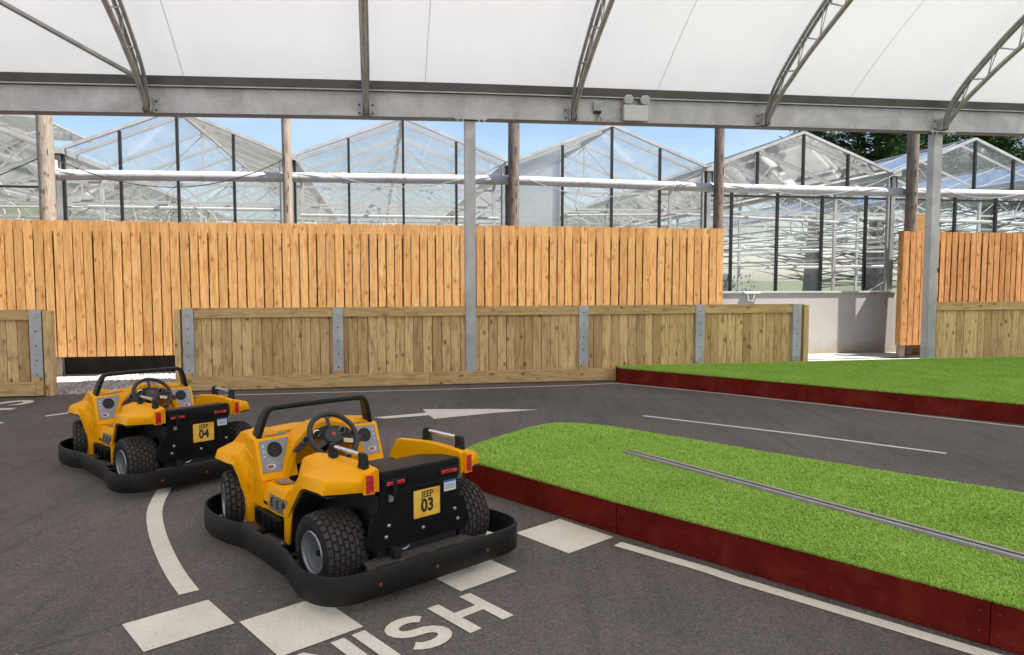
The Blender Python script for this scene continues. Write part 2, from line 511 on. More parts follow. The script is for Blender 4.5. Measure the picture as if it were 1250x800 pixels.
M['k_bumper'] = simple('black bumper rubber', (0.013, 0.0115, 0.0105), 0.46, 0, 0.35, 5, 0.15, 90, spec=0.28, rvar=0.12)
M['k_box'] = simple('black boot', (0.006, 0.006, 0.0062), 0.42, 0, 0.3, 12, 0.2, 150, spec=0.2)
M['k_tyre'] = simple('tyre rubber', (0.046, 0.036, 0.031), 0.72, 0, 0.3, 30, 0.3, 160)
M['k_groove'] = simple('tyre groove', (0.008, 0.007, 0.0065), 0.8, 0, 0.2, 30)
M['k_rim'] = simple('silver rim', (0.34, 0.345, 0.36), 0.36, 0.6, 0.12, 20)
M['k_silver'] = simple('silver panel', (0.27, 0.28, 0.30), 0.38, 0.35, 0.12, 10)
M['k_chrome'] = simple('chrome', (0.75, 0.75, 0.77), 0.16, 1.0, 0.05, 10)
M['k_board'] = simple('brown grey tread board', (0.085, 0.072, 0.062), 0.62, 0, 0.25, 30, 0.4, 220)
M['k_dark'] = simple('dark print', (0.02, 0.02, 0.022), 0.5, 0, 0.1, 20)
M['k_white'] = simple('white label', (0.75, 0.78, 0.82), 0.5, 0, 0.05, 20)
M['k_blue'] = simple('blue label', (0.06, 0.14, 0.50), 0.5, 0, 0.05, 20)
M['k_bolt'] = simple('zinc bolt', (0.60, 0.60, 0.60), 0.3, 0.9, 0.1, 20)
M['k_rust'] = simple('rusty bolt', (0.30, 0.055, 0.03), 0.6, 0.3, 0.3, 60)
M['k_rust2'] = simple('painted screw head', (0.22, 0.10, 0.085), 0.6, 0, 0.3, 60)
M['k_patch'] = simple('grey foil patch', (0.34, 0.32, 0.30), 0.3, 0.45, 0.45, 45)
def refl_mat():
    m, nt, b = new_mat('red lens')
    v = objco(nt)
    w = N(nt, 'ShaderNodeTexVoronoi', Scale=55.0)
    nt.links.new(v, w.inputs['Vector'])
    r = ramp(nt, [(0.0, (0.62, 0.02, 0.03)), (0.6, (0.50, 0.012, 0.02)), (1.0, (0.80, 0.10, 0.12))])
    nt.links.new(w.outputs['Color'], r.inputs[0])
    nt.links.new(r.outputs[0], b.inputs['Base Color'])
    b.inputs['Roughness'].default_value = 0.15
    b.inputs['Coat Weight'].default_value = 0.6
    bump(nt, b, w.outputs['Distance'], 0.35, 0.003)
    return m
M['k_red'] = refl_mat()
def plate_mat():
    m, nt, b = new_mat('number plate')
    t_ = nt.nodes.new('ShaderNodeTexCoord')
    gr = N(nt, 'ShaderNodeTexNoise', Scale=11.0, Detail=3.0)
    nt.links.new(t_.outputs['Object'], gr.inputs['Vector'])
    r = ramp(nt, [(0.35, (0.95, 0.34, 0.02)), (0.65, (0.95, 0.60, 0.08))])
    nt.links.new(gr.outputs['Fac'], r.inputs[0])
    nt.links.new(r.outputs[0], b.inputs['Base Color'])
    b.inputs['Roughness'].default_value = 0.4
    return m
M['k_plate'] = plate_mat()

# ------------------------------------------------------------------ mesh helpers
class MB:
    def __init__(self):
        self.v, self.f = [], []
    def add(self, vs, fs):
        o = len(self.v)
        self.v += [tuple(x) for x in vs]
        self.f += [tuple(i + o for i in f) for f in fs]
    def box(self, x0, x1, y0, y1, z0, z1):
        self.add([(x0, y0, z0), (x1, y0, z0), (x1, y1, z0), (x0, y1, z0), (x0, y0, z1), (x1, y0, z1), (x1, y1, z1), (x0, y1, z1)],
                 [(0, 3, 2, 1), (4, 5, 6, 7), (0, 1, 5, 4), (1, 2, 6, 5), (2, 3, 7, 6), (3, 0, 4, 7)])
        return self
    def bar(self, p, q, w, h, up=(0, 0, 1)):
        p, q = Vector(p), Vector(q)
        d = (q - p).normalized()
        u = Vector(up)
        s = d.cross(u)
        if s.length < 1e-4:
            s = d.cross(Vector((1, 0, 0)))
        s.normalize(); u = s.cross(d).normalized()
        vs = []
        for c in (p, q):
            for a, b_ in ((-1, -1), (1, -1), (1, 1), (-1, 1)):
                vs.append(c + s * (a * w / 2) + u * (b_ * h / 2))
        self.add(vs, [(3, 2, 1, 0), (4, 5, 6, 7), (0, 1, 5, 4), (1, 2, 6, 5), (2, 3, 7, 6), (3, 0, 4, 7)])
        return self
    def tube(self, pts, r, n=10, cap=True, closed=False):
        pts = [Vector(p) for p in pts]
        rs = r if isinstance(r, (list, tuple)) else [r] * len(pts)
        k = len(pts)
        dirs = []
        for i in range(k):
            if closed:
                d = pts[(i + 1) % k] - pts[i - 1]
            else:
                d = pts[min(i + 1, k - 1)] - pts[max(i - 1, 0)]
            dirs.append(d.normalized())
        ref = Vector((0, 0, 1)) if abs(dirs[0].z) < 0.9 else Vector((1, 0, 0))
        a = (ref - dirs[0] * ref.dot(dirs[0])).normalized()
        vs = []
        for i in range(k):
            a = (a - dirs[i] * a.dot(dirs[i])).normalized()
            b_ = dirs[i].cross(a)
            for j in range(n):
                t_ = 2 * math.pi * j / n
                vs.append(pts[i] + (a * math.cos(t_) + b_ * math.sin(t_)) * rs[i])
        fs = []
        for i in range(k if closed else k - 1):
            i2 = (i + 1) % k
            for j in range(n):
                j2 = (j + 1) % n
                fs.append((i * n + j, i * n + j2, i2 * n + j2, i2 * n + j))
        if cap and not closed:
            fs.append(tuple(range(n))[::-1])
            fs.append(tuple((k - 1) * n + j for j in range(n)))
        self.add(vs, fs)
        return self
    def prism(self, poly, axis, a0, a1):
        """polygon in the two other axes, extruded from a0 to a1 along axis 0/1/2"""
        def mk(p, a):
            l = [0, 0, 0]; o = [i for i in range(3) if i != axis]
            l[o[0]], l[o[1]], l[axis] = p[0], p[1], a
            return tuple(l)
        k = len(poly)
        vs = [mk(p, a0) for p in poly] + [mk(p, a1) for p in poly]
        fs = [tuple(range(k))[::-1], tuple(range(k, 2 * k))]
        for i in range(k):
            j = (i + 1) % k
            fs.append((i, j, k + j, k + i))
        self.add(vs, fs)
        return self
    def loft(self, secs, closed=True, cap=True):
        k = len(secs[0])
        vs = [p for s in secs for p in s]
        fs = []
        for i in range(len(secs) - 1):
            for j in range(k if closed else k - 1):
                j2 = (j + 1) % k
                fs.append((i * k + j, i * k + j2, (i + 1) * k + j2, (i + 1) * k + j))
        if cap and closed:
            fs.append(tuple(range(k))[::-1])
            fs.append(tuple((len(secs) - 1) * k + j for j in range(k)))
        self.add(vs, fs)
        return self
    def lathe(self, prof, center, axis=0, n=32, ang0=0):
        """prof: (along axis, radius)"""
        cx = Vector(center); k = len(prof); vs = []
        for j in range(n):
            t_ = 2 * math.pi * j / n + ang0
            for (a, r) in prof:
                if axis == 0: p = Vector((a, r * math.cos(t_), r * math.sin(t_)))
                elif axis == 1: p = Vector((r * math.cos(t_), a, r * math.sin(t_)))
                else: p = Vector((r * math.cos(t_), r * math.sin(t_), a))
                vs.append(cx + p)
        fs = []
        for j in range(n):
            j2 = (j + 1) % n
            for i in range(k - 1):
                fs.append((j * k + i, j * k + i + 1, j2 * k + i + 1, j2 * k + i))
        self.add(vs, fs)
        return self
    def ball(self, c, r, n=10, m=7, sc=(1, 1, 1)):
        prof = [(-math.cos(math.pi * i / m), math.sin(math.pi * i / m)) for i in range(m + 1)]
        o = len(self.v)
        self.lathe([(a, b_) for a, b_ in prof], (0, 0, 0), 2, n)
        for i in range(o, len(self.v)):
            x, y, z = self.v[i]
            self.v[i] = (c[0] + x * r * sc[0], c[1] + y * r * sc[1], c[2] + z * r * sc[2])
        return self
    def mirror_x(self):
        o = len(self.v)
        nv = [(-x, y, z) for x, y, z in self.v]
        nf = [tuple(i + o for i in f)[::-1] for f in self.f]
        self.v += nv; self.f += nf
        return self
    def build(self, name, mat, parent=None, loc=(0, 0, 0), rz=0.0, bevel=0.0, seg=2, smooth=False, shift=None, fix=True, extra=None):
        me = bpy.data.meshes.new(name)
        vs = self.v
        if shift is not None:
            vs = [(x - shift[0], y - shift[1], z - shift[2]) for x, y, z in vs]
        me.from_pydata(vs, [], self.f)
        if fix:
            bm = bmesh.new(); bm.from_mesh(me)
            bmesh.ops.remove_doubles(bm, verts=bm.verts, dist=1e-5)
            bmesh.ops.recalc_face_normals(bm, faces=bm.faces)
            bm.to_mesh(me); bm.free()
        me.materials.append(mat)
        if extra:
            for e_ in extra: me.materials.append(e_)
        if smooth:
            me.polygons.foreach_set('use_smooth', [True] * len(me.polygons))
        o = bpy.data.objects.new(name, me)
        COL.objects.link(o)
        o.location = loc
        o.rotation_euler = (0, 0, rz)
        if parent is not None:
            o.parent = parent
        if bevel:
            md = o.modifiers.new('bevel', 'BEVEL')
            md.width = bevel; md.segments = seg; md.limit_method = 'ANGLE'; md.angle_limit = R(32)
            md.harden_normals = False
            me.polygons.foreach_set('use_smooth', [True] * len(me.polygons))
            bpy.context.view_layer.update()
        if smooth or bevel:
            # keep flat areas flat: sharp edges where the angle is steep
            sharp(me, 38 if not bevel else 50)
        return o

def sharp(me, deg):
    bm = bmesh.new(); bm.from_mesh(me)
    lim = R(deg)
    for e_ in bm.edges:
        if len(e_.link_faces) == 2:
            e_.smooth = e_.calc_face_angle(0) < lim
    bm.to_mesh(me); bm.free()

def tag(o, label=None, cat=None, group=None, kind=None):
    if label: o['label'] = label
    if cat: o['category'] = cat
    if group: o['group'] = group
    if kind: o['kind'] = kind
    return o

def empty(name, loc=(0, 0, 0), rz=0.0):
    o = bpy.data.objects.new(name, None)
    COL.objects.link(o)
    o.empty_display_size = 0.2
    o.location = loc; o.rotation_euler = (0, 0, rz)
    return o

def s2w(s, n, z=0.0):
    c, d = math.cos(THETA), math.sin(THETA)
    n = n + D0
    return Vector((s * c - n * d, s * d + n * c, z))

class Site:
    """a thing in the yard's axes; its parts are built in yard coordinates (s, n, z)"""
    def __init__(self, name, s, n, z=0.0, **kw):
        self.o = empty(name, s2w(s, n, z), THETA)
        self.sh = (s, n, z)
        tag(self.o, **kw)
    def part(self, name, mb, mat, parent=None, **kw):
        return mb.build(name, mat, parent or self.o, shift=self.sh, **kw)

def site_mesh(name, mb, mat, s, n, z=0.0, tags=None, **kw):
    o = mb.build(name, mat, None, loc=s2w(s, n, z), rz=THETA, shift=(s, n, z), **kw)
    if tags: tag(o, **tags)
    return o

def text_mesh(body, size, extrude=0.001, offset=0.0, space=1.0, align='CENTER', xs=1.0):
    cu = bpy.data.curves.new('lettering', 'FONT')
    cu.body = body; cu.size = size; cu.extrude = extrude; cu.offset = offset
    cu.space_character = space; cu.align_x = align; cu.align_y = 'CENTER'
    cu.resolution_u = 4
    tmp = bpy.data.objects.new('lettering', cu)
    COL.objects.link(tmp)
    dg = bpy.context.evaluated_depsgraph_get()
    me = bpy.data.meshes.new_from_object(tmp.evaluated_get(dg))
    bpy.data.objects.remove(tmp); bpy.data.curves.remove(cu)
    for v in me.vertices:
        v.co.x *= xs
    return me

def text_obj(name, body, size, mat, parent, mtx, **kw):
    me = text_mesh(body, size, **kw)
    me.transform(mtx)
    me.materials.clear(); me.materials.append(mat)
    o = bpy.data.objects.new(name, me)
    COL.objects.link(o)
    if parent: o.parent = parent
    return o

def frame(origin, xdir, ydir):
    x = Vector(xdir).normalized(); y = Vector(ydir)
    y = (y - x * y.dot(x)).normalized(); z = x.cross(y)
    m = Matrix((x, y, z)).transposed().to_4x4()
    m.translation = Vector(origin)
    return m

# ------------------------------------------------------------------ the ground
gb = MB()
gb.add([(-300, -300, 0), (300, -300, 0), (300, 300, 0), (-300, 300, 0)], [(0, 1, 2, 3)])
ground = gb.build('ground', simple('grass field', (0.10, 0.12, 0.06), 0.9, 0, 0.3, 0.4, 0.3, 30), loc=(0, 0, -0.03))
tag(ground, 'flat open ground beyond the yard', None, None, 'structure')

ab = MB()
def sitepoly(mb, pts, z):
    mb.add([(*s2w(s, n)[:2], z) for s, n in pts], [tuple(range(len(pts)))])
sitepoly(ab, [(-22, -14.6), (26, -14.6), (26, -0.02), (-22, -0.02)], 0.0)
track = ab.build('asphalt_track', M['asphalt'])
tag(track, 'dark grey asphalt driving track with white painted markings', None, None, 'structure')

apr = MB()  # unseen pale ground added to bounce sunlight in under the canopy
sitepoly(apr, [(-40, -60), (50, -60), (50, -14.6), (-40, -14.6)], -0.002)
bounce_apron = apr.build('bounce_ground', M['bounce_apron'])
tag(bounce_apron, 'pale bounce ground added unseen behind the viewer to throw sunlight under the canopy', None, None, 'structure')
gv = MB()
sitepoly(gv, [(-22, -0.02), (26, -0.02), (26, 3.0), (-22, 3.0)], -0.004)
gravel = gv.build('gravel_bed', M['gravel'])
tag(gravel, 'strip of pale gravel between the fences', None, None, 'structure')
# loose stones where the bed can be seen
st = MB(); rnd = random.Random(3)
for i in range(5200):
    s = rnd.uniform(-4.6, -2.2); n = rnd.uniform(-0.02, 2.35)
    r_ = rnd.uniform(0.010, 0.026)
    c = s2w(s, n)
    a = rnd.uniform(0, 6.28)
    h = r_ * rnd.uniform(0.6, 1.0)
    vs = []
    for k in range(5):
        t_ = a + k * 1.2566 + rnd.uniform(-.25, .25)
        vs.append((c.x + math.cos(t_) * r_ * rnd.uniform(.8, 1.2), c.y + math.sin(t_) * r_ * rnd.uniform(.8, 1.2), h * rnd.uniform(.3, .6)))
    vs.append((c.x + rnd.uniform(-.3, .3) * r_, c.y + rnd.uniform(-.3, .3) * r_, h * 1.15))
    base = [(x, y, -0.004) for x, y, z in vs[:5]]
    st.add(vs + base, [(k, (k + 1) % 5, 5) for k in range(5)] + [(6 + k, 6 + (k + 1) % 5, (k + 1) % 5, k) for k in range(5)])
so = st.build('gravel_stones', M['stone'], fix=False)
tag(so, 'loose white, grey and reddish gravel stones in the gap between the low fences', 'gravel', None, 'stuff')

cp = MB()
sitepoly(cp, [(6.6, 2.1), (14, 2.1), (14, 3.0), (6.6, 3.0)], 0.012)
pth = cp.build('concrete_path', M['concrete'])
tag(pth, 'pale concrete path at the foot of the rendered greenhouse wall', None, None, 'structure')

# ---- painted markings, children of the track
def mark(name, polys, mat=None, z=0.004, label=None):
    mb = MB()
    for p in polys:
        mb.add([(x, y, z) for x, y in p], [tuple(range(len(p)))])
    o = mb.build(name, mat or M['paint'], track)
    bm = bmesh.new(); bm.from_mesh(o.data)
    for f in bm.faces:
        if f.normal.z < 0: f.normal_flip()
    bm.to_mesh(o.data); bm.free()
    if label: o['label'] = label
    return o
KA = R(42.0)
def lf(lat, fwd):
    return (lat * math.cos(KA) - fwd * math.sin(KA), lat * math.sin(KA) + fwd * math.cos(KA))
U_, M_, L_ = 3.762, 3.415, 2.975
cells = [((0.895, U_), (1.298, M_)), ((1.32, M_), (1.735, L_)), ((1.72, U_), (2.10, M_)), ((2.318, M_), (2.715, L_)), ((2.715, U_), (3.12, M_)),
         ((3.125, M_ + .025), (3.537, L_ - .01)), ((0.07, U_), (0.48, M_)), ((0.49, M_ - .03), (0.84, L_))]
for (a, b_) in cells:
    mark('checker_square', [[lf(a[0], b_[1]), lf(b_[0], b_[1]), lf(b_[0], a[1]), lf(a[0], a[1])]])
def thick(p, q, w):
    p, q = Vector((*p, 0)), Vector((*q, 0)); d = (q - p).normalized(); s = Vector((-d.y, d.x, 0)) * w / 2
    return [tuple((p - s)[:2]), tuple((q - s)[:2]), tuple((q + s)[:2]), tuple((p + s)[:2])]
mark('chalk_line', [thick(lf(-0.6, 3.772), lf(1.9, 3.785), 0.007)], M['chalk'], 0.003)
mark('chalk_line', [thick(lf(1.9, 2.968), lf(3.14, 2.962), 0.006)], M['chalk'], 0.003)
def ribbon(L, Rr):
    return [L[i] for i in range(len(L))] + [Rr[i] for i in range(len(Rr) - 1, -1, -1)]
def strip_quads(L, Rr):
    return [[L[i], L[i + 1], Rr[i + 1], Rr[i]] for i in range(len(L) - 1)]
def cr_interp(pts, k=6):
    out = []
    P = [pts[0]] + list(pts) + [pts[-1]]
    for i in range(1, len(P) - 2):
        for j in range(k):
            t_ = j / k
            a = [0.5 * ((2 * P[i][d]) + (-P[i - 1][d] + P[i + 1][d]) * t_ + (2 * P[i - 1][d] - 5 * P[i][d] + 4 * P[i + 1][d] - P[i + 2][d]) * t_ ** 2 + (-P[i - 1][d] + 3 * P[i][d] - 3 * P[i + 1][d] + P[i + 2][d]) * t_ ** 3) for d in range(2)]
            out.append(tuple(a))
    out.append(tuple(pts[-1]))
    return out
curve = cr_interp([(-3.05, 7.1), (-2.86, 6.2), (-2.672, 5.53), (-2.52, 5.10), (-2.315, 4.70), (-2.08, 4.31), (-1.86, 3.98), (-1.687, 3.75)])
def offset_ribbon(c, w):
    L, Rr = [], []
    for i, p in enumerate(c):
        a = Vector(c[max(i - 1, 0)]); b_ = Vector(c[min(i + 1, len(c) - 1)])
        d = (b_ - a).normalized(); s = Vector((-d.y, d.x)) * w / 2
        L.append(tuple(Vector(p) + s)); Rr.append(tuple(Vector(p) - s))
    return strip_quads(L, Rr)
mark('painted_line', offset_ribbon(curve, 0.100), label='curved white line running under the far kart')
sp = lambda s, n: tuple(s2w(s, n)[:2])
mark('arrow', [[sp(0.524, -2.083), sp(0.549, -2.335), sp(0.577, -2.501), sp(0.618, -2.745), sp(0.895, -2.643), sp(1.402, -2.48), sp(1.934, -2.372), sp(1.42, -2.235)],
               [sp(-0.075, -2.519), sp(0.057, -2.624), sp(0.577, -2.501), sp(0.549, -2.335)]], label='large white painted arrow')
mark('painted_line', offset_ribbon([sp(*p) for p in ((-2.86, -0.51), (-0.33, -0.50), (1.9, -0.50), (3.0, -0.45), (3.6, -0.36))], 0.05))
mark('painted_line', offset_ribbon([sp(*p) for p in ((3.6, -0.36), (4.6, -1.42), (5.6, -2.62), (6.95, -4.365), (9.2, -7.4))], 0.05))
mark('painted_line', offset_ribbon([sp(*p) for p in ((3.074, -2.985), (4.288, -4.226), (5.203, -5.269))], 0.055))
mark('painted_line', offset_ribbon([sp(*p) for p in ((-3.898, -1.75), (-3.62, -1.46), (-3.3, -1.16), (-2.86, -0.85))], 0.07))
mark('painted_line', offset_ribbon([sp(*p) for p in ((-4.20, -2.08), (-4.75, -2.75), (-5.3, -3.5))], 0.085))
mark('painted_line', offset_ribbon([sp(*p) for p in ((1.435, -6.965), (1.80, -7.44), (1.90, -7.60), (2.57, -8.50), (3.6, -9.9))], 0.085))
# FINISH, by strokes, in the kart-grid frame
def stroke_letters():
    polys = []
    y0, y1, w = 2.588, 2.930, 0.070
    def rect(x0, x1, a, b_): polys.append([lf(x0, a), lf(x1, a), lf(x1, b_), lf(x0, b_)])
    rect(2.070, 2.070 + w, y0, y1); rect(2.272, 2.272 + w, y0, y1); rect(2.070 + w, 2.272, 2.737, 2.800)      # H
    rect(1.652, 1.652 + w, y0 + .005, y1 + .01)                                                                # I
    rect(1.345, 1.345 + w, y0 + .01, y1 + .01); rect(1.545, 1.545 + w, y0 + .01, y1 + .01)                      # N
    polys.append([lf(1.415, y1 + .01), lf(1.415, y1 - .12), lf(1.545, y0 + .01), lf(1.545, y0 + .14)])
    rect(1.23, 1.30, y0 + .01, y1 + .01)                                                                       # I
    rect(0.97, 1.04, y0 + .01, y1 + .01); rect(1.04, 1.18, y1 - .055, y1 + .01); rect(1.04, 1.16, 2.74, 2.80)  # F
    # S
    cx, r1, rm = 1.897, 0.060, 0
    mid = []
    yt, yb = y1 - .034 - .0, y0 + .036
    hx = 0.090
    q = (yt - yb) / 4
    for k in range(0, 11):
        a = R(25 + k * (245 - 25) / 10)
        mid.append((cx + math.cos(a) * hx, (yt - q) + math.sin(a) * q))
    low = []
    for k in range(0, 11):
        a = R(65 - k * (245 - 25) / 10)
        low.append((cx + math.cos(a) * (hx + .004), (yb + q) + math.sin(a) * q))
    pts = mid + low
    L, Rr = [], []
    for i, p in enumerate(pts):
        a = Vector(pts[max(i - 1, 0)]); b_ = Vector(pts[min(i + 1, len(pts) - 1)])
        d = (b_ - a).normalized(); s = Vector((-d.y, d.x)) * 0.033
        L.append(lf(*(Vector(p) + s))); Rr.append(lf(*(Vector(p) - s)))
    polys += strip_quads(L, Rr)
    return polys
mark('lettering', stroke_letters(), label='white painted word FINISH')
# PITS, far left
pm = Matrix.Translation((0, 0, 0.004))
bs = s2w(-4.47, -1.62)
xd = s2w(0, 1) - s2w(0, 0); yd = s2w(-1, 0) - s2w(0, 0)
pits = text_obj('lettering', 'PITS', 0.95, M['paint'], track, frame((*(s2w(-4.80, -1.28)[:2]), 0.005), xd, yd), extrude=0.0, offset=0.018, space=0.95)
pits['label'] = 'white painted word PITS'

# ------------------------------------------------------------------ canopy
can = Site('canopy', 1.39, 0.0, label='large arched canopy of white fabric on a galvanised steel beam, trusses and posts', cat='canopy')
# beam follows the slight fall of the gutter
BZ = [(-14.0, 3.66), (-5.0, 3.86), (-0.7, 3.96), (1.39, 3.997), (5.0, 4.037), (9.39, 4.08), (12.0, 4.105), (22.0, 4.2)]
def bz(s):
    for (a, za), (b_, zb) in zip(BZ, BZ[1:]):
        if s <= b_: return za + (zb - za) * (s - a) / (b_ - a)
    return BZ[-1][1]
def run_beam(n0, n1, z0, z1, a=-14.0, b_=22.0):
    mb = MB()
    ss = [a] + [s for s, _ in BZ if a < s < b_] + [b_]
    secs = [[(s, n0, bz(s) + z0), (s, n1, bz(s) + z0), (s, n1, bz(s) + z1), (s, n0, bz(s) + z1)] for s in ss]
    mb.loft(secs)
    return mb
H_ = 0.40
flg = run_beam(-0.09, 0.09, 0.0, 0.018); tmp = run_beam(-0.09, 0.09, H_ - 0.018, H_); flg.add(tmp.v, tmp.f)
beam = can.part('beam', run_beam(-0.012, 0.012, 0.0185, H_ - 0.0185), M['galv'])
can.part('flange', flg, M['beam_flange'], parent=beam)
can.part('gutter', run_beam(-0.10, 0.16, H_ + 0.004, H_ + 0.125), M['gutter'])
jl = MB()
for s in (-9.2, -4.9, 1.05, 7.0, 12.2):
    jl.box(s - .16, s + .16, -0.020, -0.0125, bz(s) + .04, bz(s) + H_ - .04)
can.part('splice_plate', run_beam(-0.104, -0.096, H_ - 0.02, H_ - 0.002), M['gh_alu'])
# posts
for s in (1.39, 9.40, -6.9, 17.6):
    z1 = bz(s) - 0.002
    mb = MB().box(s - .08, s + .08, -0.010, 0.15, 0.0, z1)
    p = can.part('post', mb, M['galv'], bevel=0.008)
    mb = MB().box(s - .24, s + .24, -0.11, -0.092, z1 - .0, z1 + .02)
    for k in (-.2, -.12, .12, .2):
        mb.lathe([(0, 0.0), (0, .014), (-.035, .014), (-.035, 0)], (s + k, -0.10, z1 + .0), 2, 6)
    can.part('cap_plate', mb, M['galv'], parent=p)
    mb = MB().box(s - .12, s + .12, -0.012, 0.20, 0.0, 0.015)
    can.part('base_plate', mb, M['galv'], parent=p)
    can.part('sticker', MB().box(s + .0805, s + .082, -.03, .04, 1.72, 1.80), M['k_board'], parent=p) if s > 9 and s < 10 else None
# roof arc
RAD, HALF, TOP0 = 14.0, R(35.0), 4.53
def arc(u, off=0.0):
    """u: 0 at the far eave, 1 at the near one; returns (n, z) off metres below the fabric"""
    a = HALF * (1 - 2 * u)
    return (-(math.sin(HALF) * RAD) + math.sin(a) * (RAD - off), TOP0 + math.cos(a) * (RAD - off) - math.cos(HALF) * RAD)
NS = 56
mem = MB()
ss = [-14 + i * 1.0 for i in range(37)]
vs = []
for s in ss:
    for j in range(NS + 1):
        n, z = arc(j / NS)
        vs.append((s, n, z + bz(s) - 3.997 - 0.0 + 0.012 * math.sin(s * 2.02)))
mem.add(vs, [(i * (NS + 1) + j, (i + 1) * (NS + 1) + j, (i + 1) * (NS + 1) + j + 1, i * (NS + 1) + j + 1) for i in range(len(ss) - 1) for j in range(NS)])
can.part('roof_fabric', mem, M['membrane'], smooth=True)
for s in (-8.6, -3.6 + 0.95, 0.72, 4.35, 7.7 + .0, 11.0, 14.5):
    mb = MB()
    secs = []
    for j in range(NS // 2 + 1):
        n, z = arc(j / NS, 0.012)
        dz = bz(s) - 3.997
        secs.append([(s - .0035, n, z + dz), (s + .0035, n, z + dz), (s + .0035, n, z + dz - .002), (s - .0035, n, z + dz - .002)])
    mb.loft(secs)
    can.part('seam', mb, M['seam'])
# trusses: pairs of top tubes under the fabric, one lower tube, zigzag lacing
def up_curve(k):      # upper chord, k 0..1 to the ridge
    pts = [(0.0, 4.10), (-0.19, 4.50), (-0.42, 4.72)]
    return pts
def chord_pts(off, first):
    pts = list(first)
    for j in range(3, NS):
        u = j / NS
        n, z = arc(u, off)
        if n < first[-1][0] - 0.2: pts.append((n, z))
    return pts
UP = cr_interp(chord_pts(0.14, [(-0.11, 4.09), (-0.27, 4.38), (-0.52, 4.64), (-.88, 4.90), (-1.3, 5.17)]), 3)
LO = cr_interp(chord_pts(0.60, [(-0.14, 4.06), (-.54, 4.39), (-.90, 4.60), (-1.29, 4.81), (-1.89, 5.08), (-2.5, 5.34)]), 3)
def along(pts, d):
    for (a, b_) in zip(pts, pts[1:]):
        l = math.dist(a, b_)
        if d <= l: return (a[0] + (b_[0] - a[0]) * d / l, a[1] + (b_[1] - a[1]) * d / l)
        d -= l
    return pts[-1]
for s in (-12.4, -9.3, -6.2, -3.117, -0.147, 2.958, 6.149, 9.387, 12.5, 15.6):
    dz = bz(s) - 3.997
    mb = MB()
    mb.tube([(s, n, z + dz) for n, z in LO], 0.036, 10)
    tr = can.part('truss', mb, M['tube'], smooth=True)
    for sgn in (-1, 1):
        mb = MB()
        pts = [(s + sgn * min(0.036, 0.012 + 0.03 * i / 6), n, z + dz) for i, (n, z) in enumerate(UP)]
        mb.tube(pts, 0.027, 8)
        can.part('top_tube', mb, M['tube'], parent=tr, smooth=True)
    mb = MB()
    d = 0.42; k = 0
    while d < 12.0:
        a = along(LO, d); b_ = along(UP, d + 0.12 + 0.3)
        c = along(LO, d + 0.62)
        for sgn in (-1, 1):
            mb.tube([(s, a[0], a[1] + dz), (s + sgn * .033, b_[0], b_[1] + dz)], 0.008, 6)
            mb.tube([(s + sgn * .033, b_[0], b_[1] + dz), (s, c[0], c[1] + dz)], 0.010, 6)
        mb.tube([(s - .033, b_[0], b_[1] + dz), (s + .033, b_[0], b_[1] + dz)], 0.010, 6)
        d += 0.62
    can.part('lacing', mb, M['tube'], parent=tr)
    # bolted angle brackets
    mb = MB()
    z0 = bz(s)
    for sgn in (-1, 1):
        mb.box(s + sgn * .055 - .006, s + sgn * .055 + .006, -0.17, -0.013, z0 + .03, z0 + .22)
        x0, x1 = sorted((s + sgn * .055, s + sgn * .125))
        mb.box(x0, x1, -0.024, -0.013, z0 + .03, z0 + .24)
    br = can.part('bracket', mb, M['gh_alu'], parent=tr)
    for sgn in (-1, 1):
        for zz in (.07, .19):
            can.part('bolt', MB().lathe([(-.024, 0), (-.038, .013), (-.024, .013)][::1], (s + sgn * .095, 0, z0 + zz), 1, 6), M['gh_black'], parent=tr)
# diagonal wind brace of the left bay
dz = bz(-4) - 3.997
a = along(UP, 0.40)
mb = MB().tube([(-3.15, -.47, 4.31), (-4.84, -1.40, 5.15)], 0.034, 10)
can.part('brace', mb, M['tube'], smooth=True)
mb = MB().tube([(9.5, -16.0, 6.2), (12.4, -13.0, 7.2)], 0.032, 10)
# far edge beam and posts on the near side, behind the viewer
nb = -(math.sin(HALF) * RAD) * 2
mb = MB().box(-14, 22, nb - .09, nb + .09, 4.05, 4.45)
can.part('beam', mb, M['galv'])
for s in (-13, -5, 3, 11, 19):
    can.part('post', MB().box(s - .08, s + .08, nb - .08, nb + .08, 0, 4.04), M['galv'])

# emergency lamp and junction box hang on the beam
def on_beam(s): return bz(s)
z0 = bz(3.95)
lamp = Site('emergency_light', 3.96, -0.10, z0 + .10, label='white twin-head emergency light fixed to the steel beam', cat='light')
def pxs(): pass
lamp.part('housing', MB().box(3.76, 4.16, -0.155, -0.06, z0 + .035, z0 + .275), M['white_plastic'], bevel=0.012)
for c in (3.835, 4.105):
    prof = [(c - .07, .04), (c - .04, .0), (c + .04, .0), (c + .07, .04), (c + .07, .09), (c + .04, .13), (c - .04, .13), (c - .07, .09)]
    h = lamp.part('lamp_head', MB().prism([(x, z0 + .29 + y) for x, y in prof], 1, -0.17, -0.09), M['white_plastic'], bevel=0.006)
    lamp.part('lens', MB().prism([(c + (x - c) * .8, z0 + .29 + .065 + (y - .065) * .8) for x, y in prof], 1, -0.1755, -0.1705), M['lens'], parent=h)
    lamp.part('neck', MB().tube([(c, -.12, z0 + .27), (c, -.12, z0 + .30)], 0.015, 8), M['white_plastic'], parent=h)
jb = Site('junction_box', 3.36, -0.06, z0 + .13, label='small square grey junction box on the beam left of the emergency light', cat='junction box')
jb.part('housing', MB().box(3.30, 3.43, -0.10, -0.013, z0 + .175, z0 + .315), M['white_plastic'], bevel=0.008)
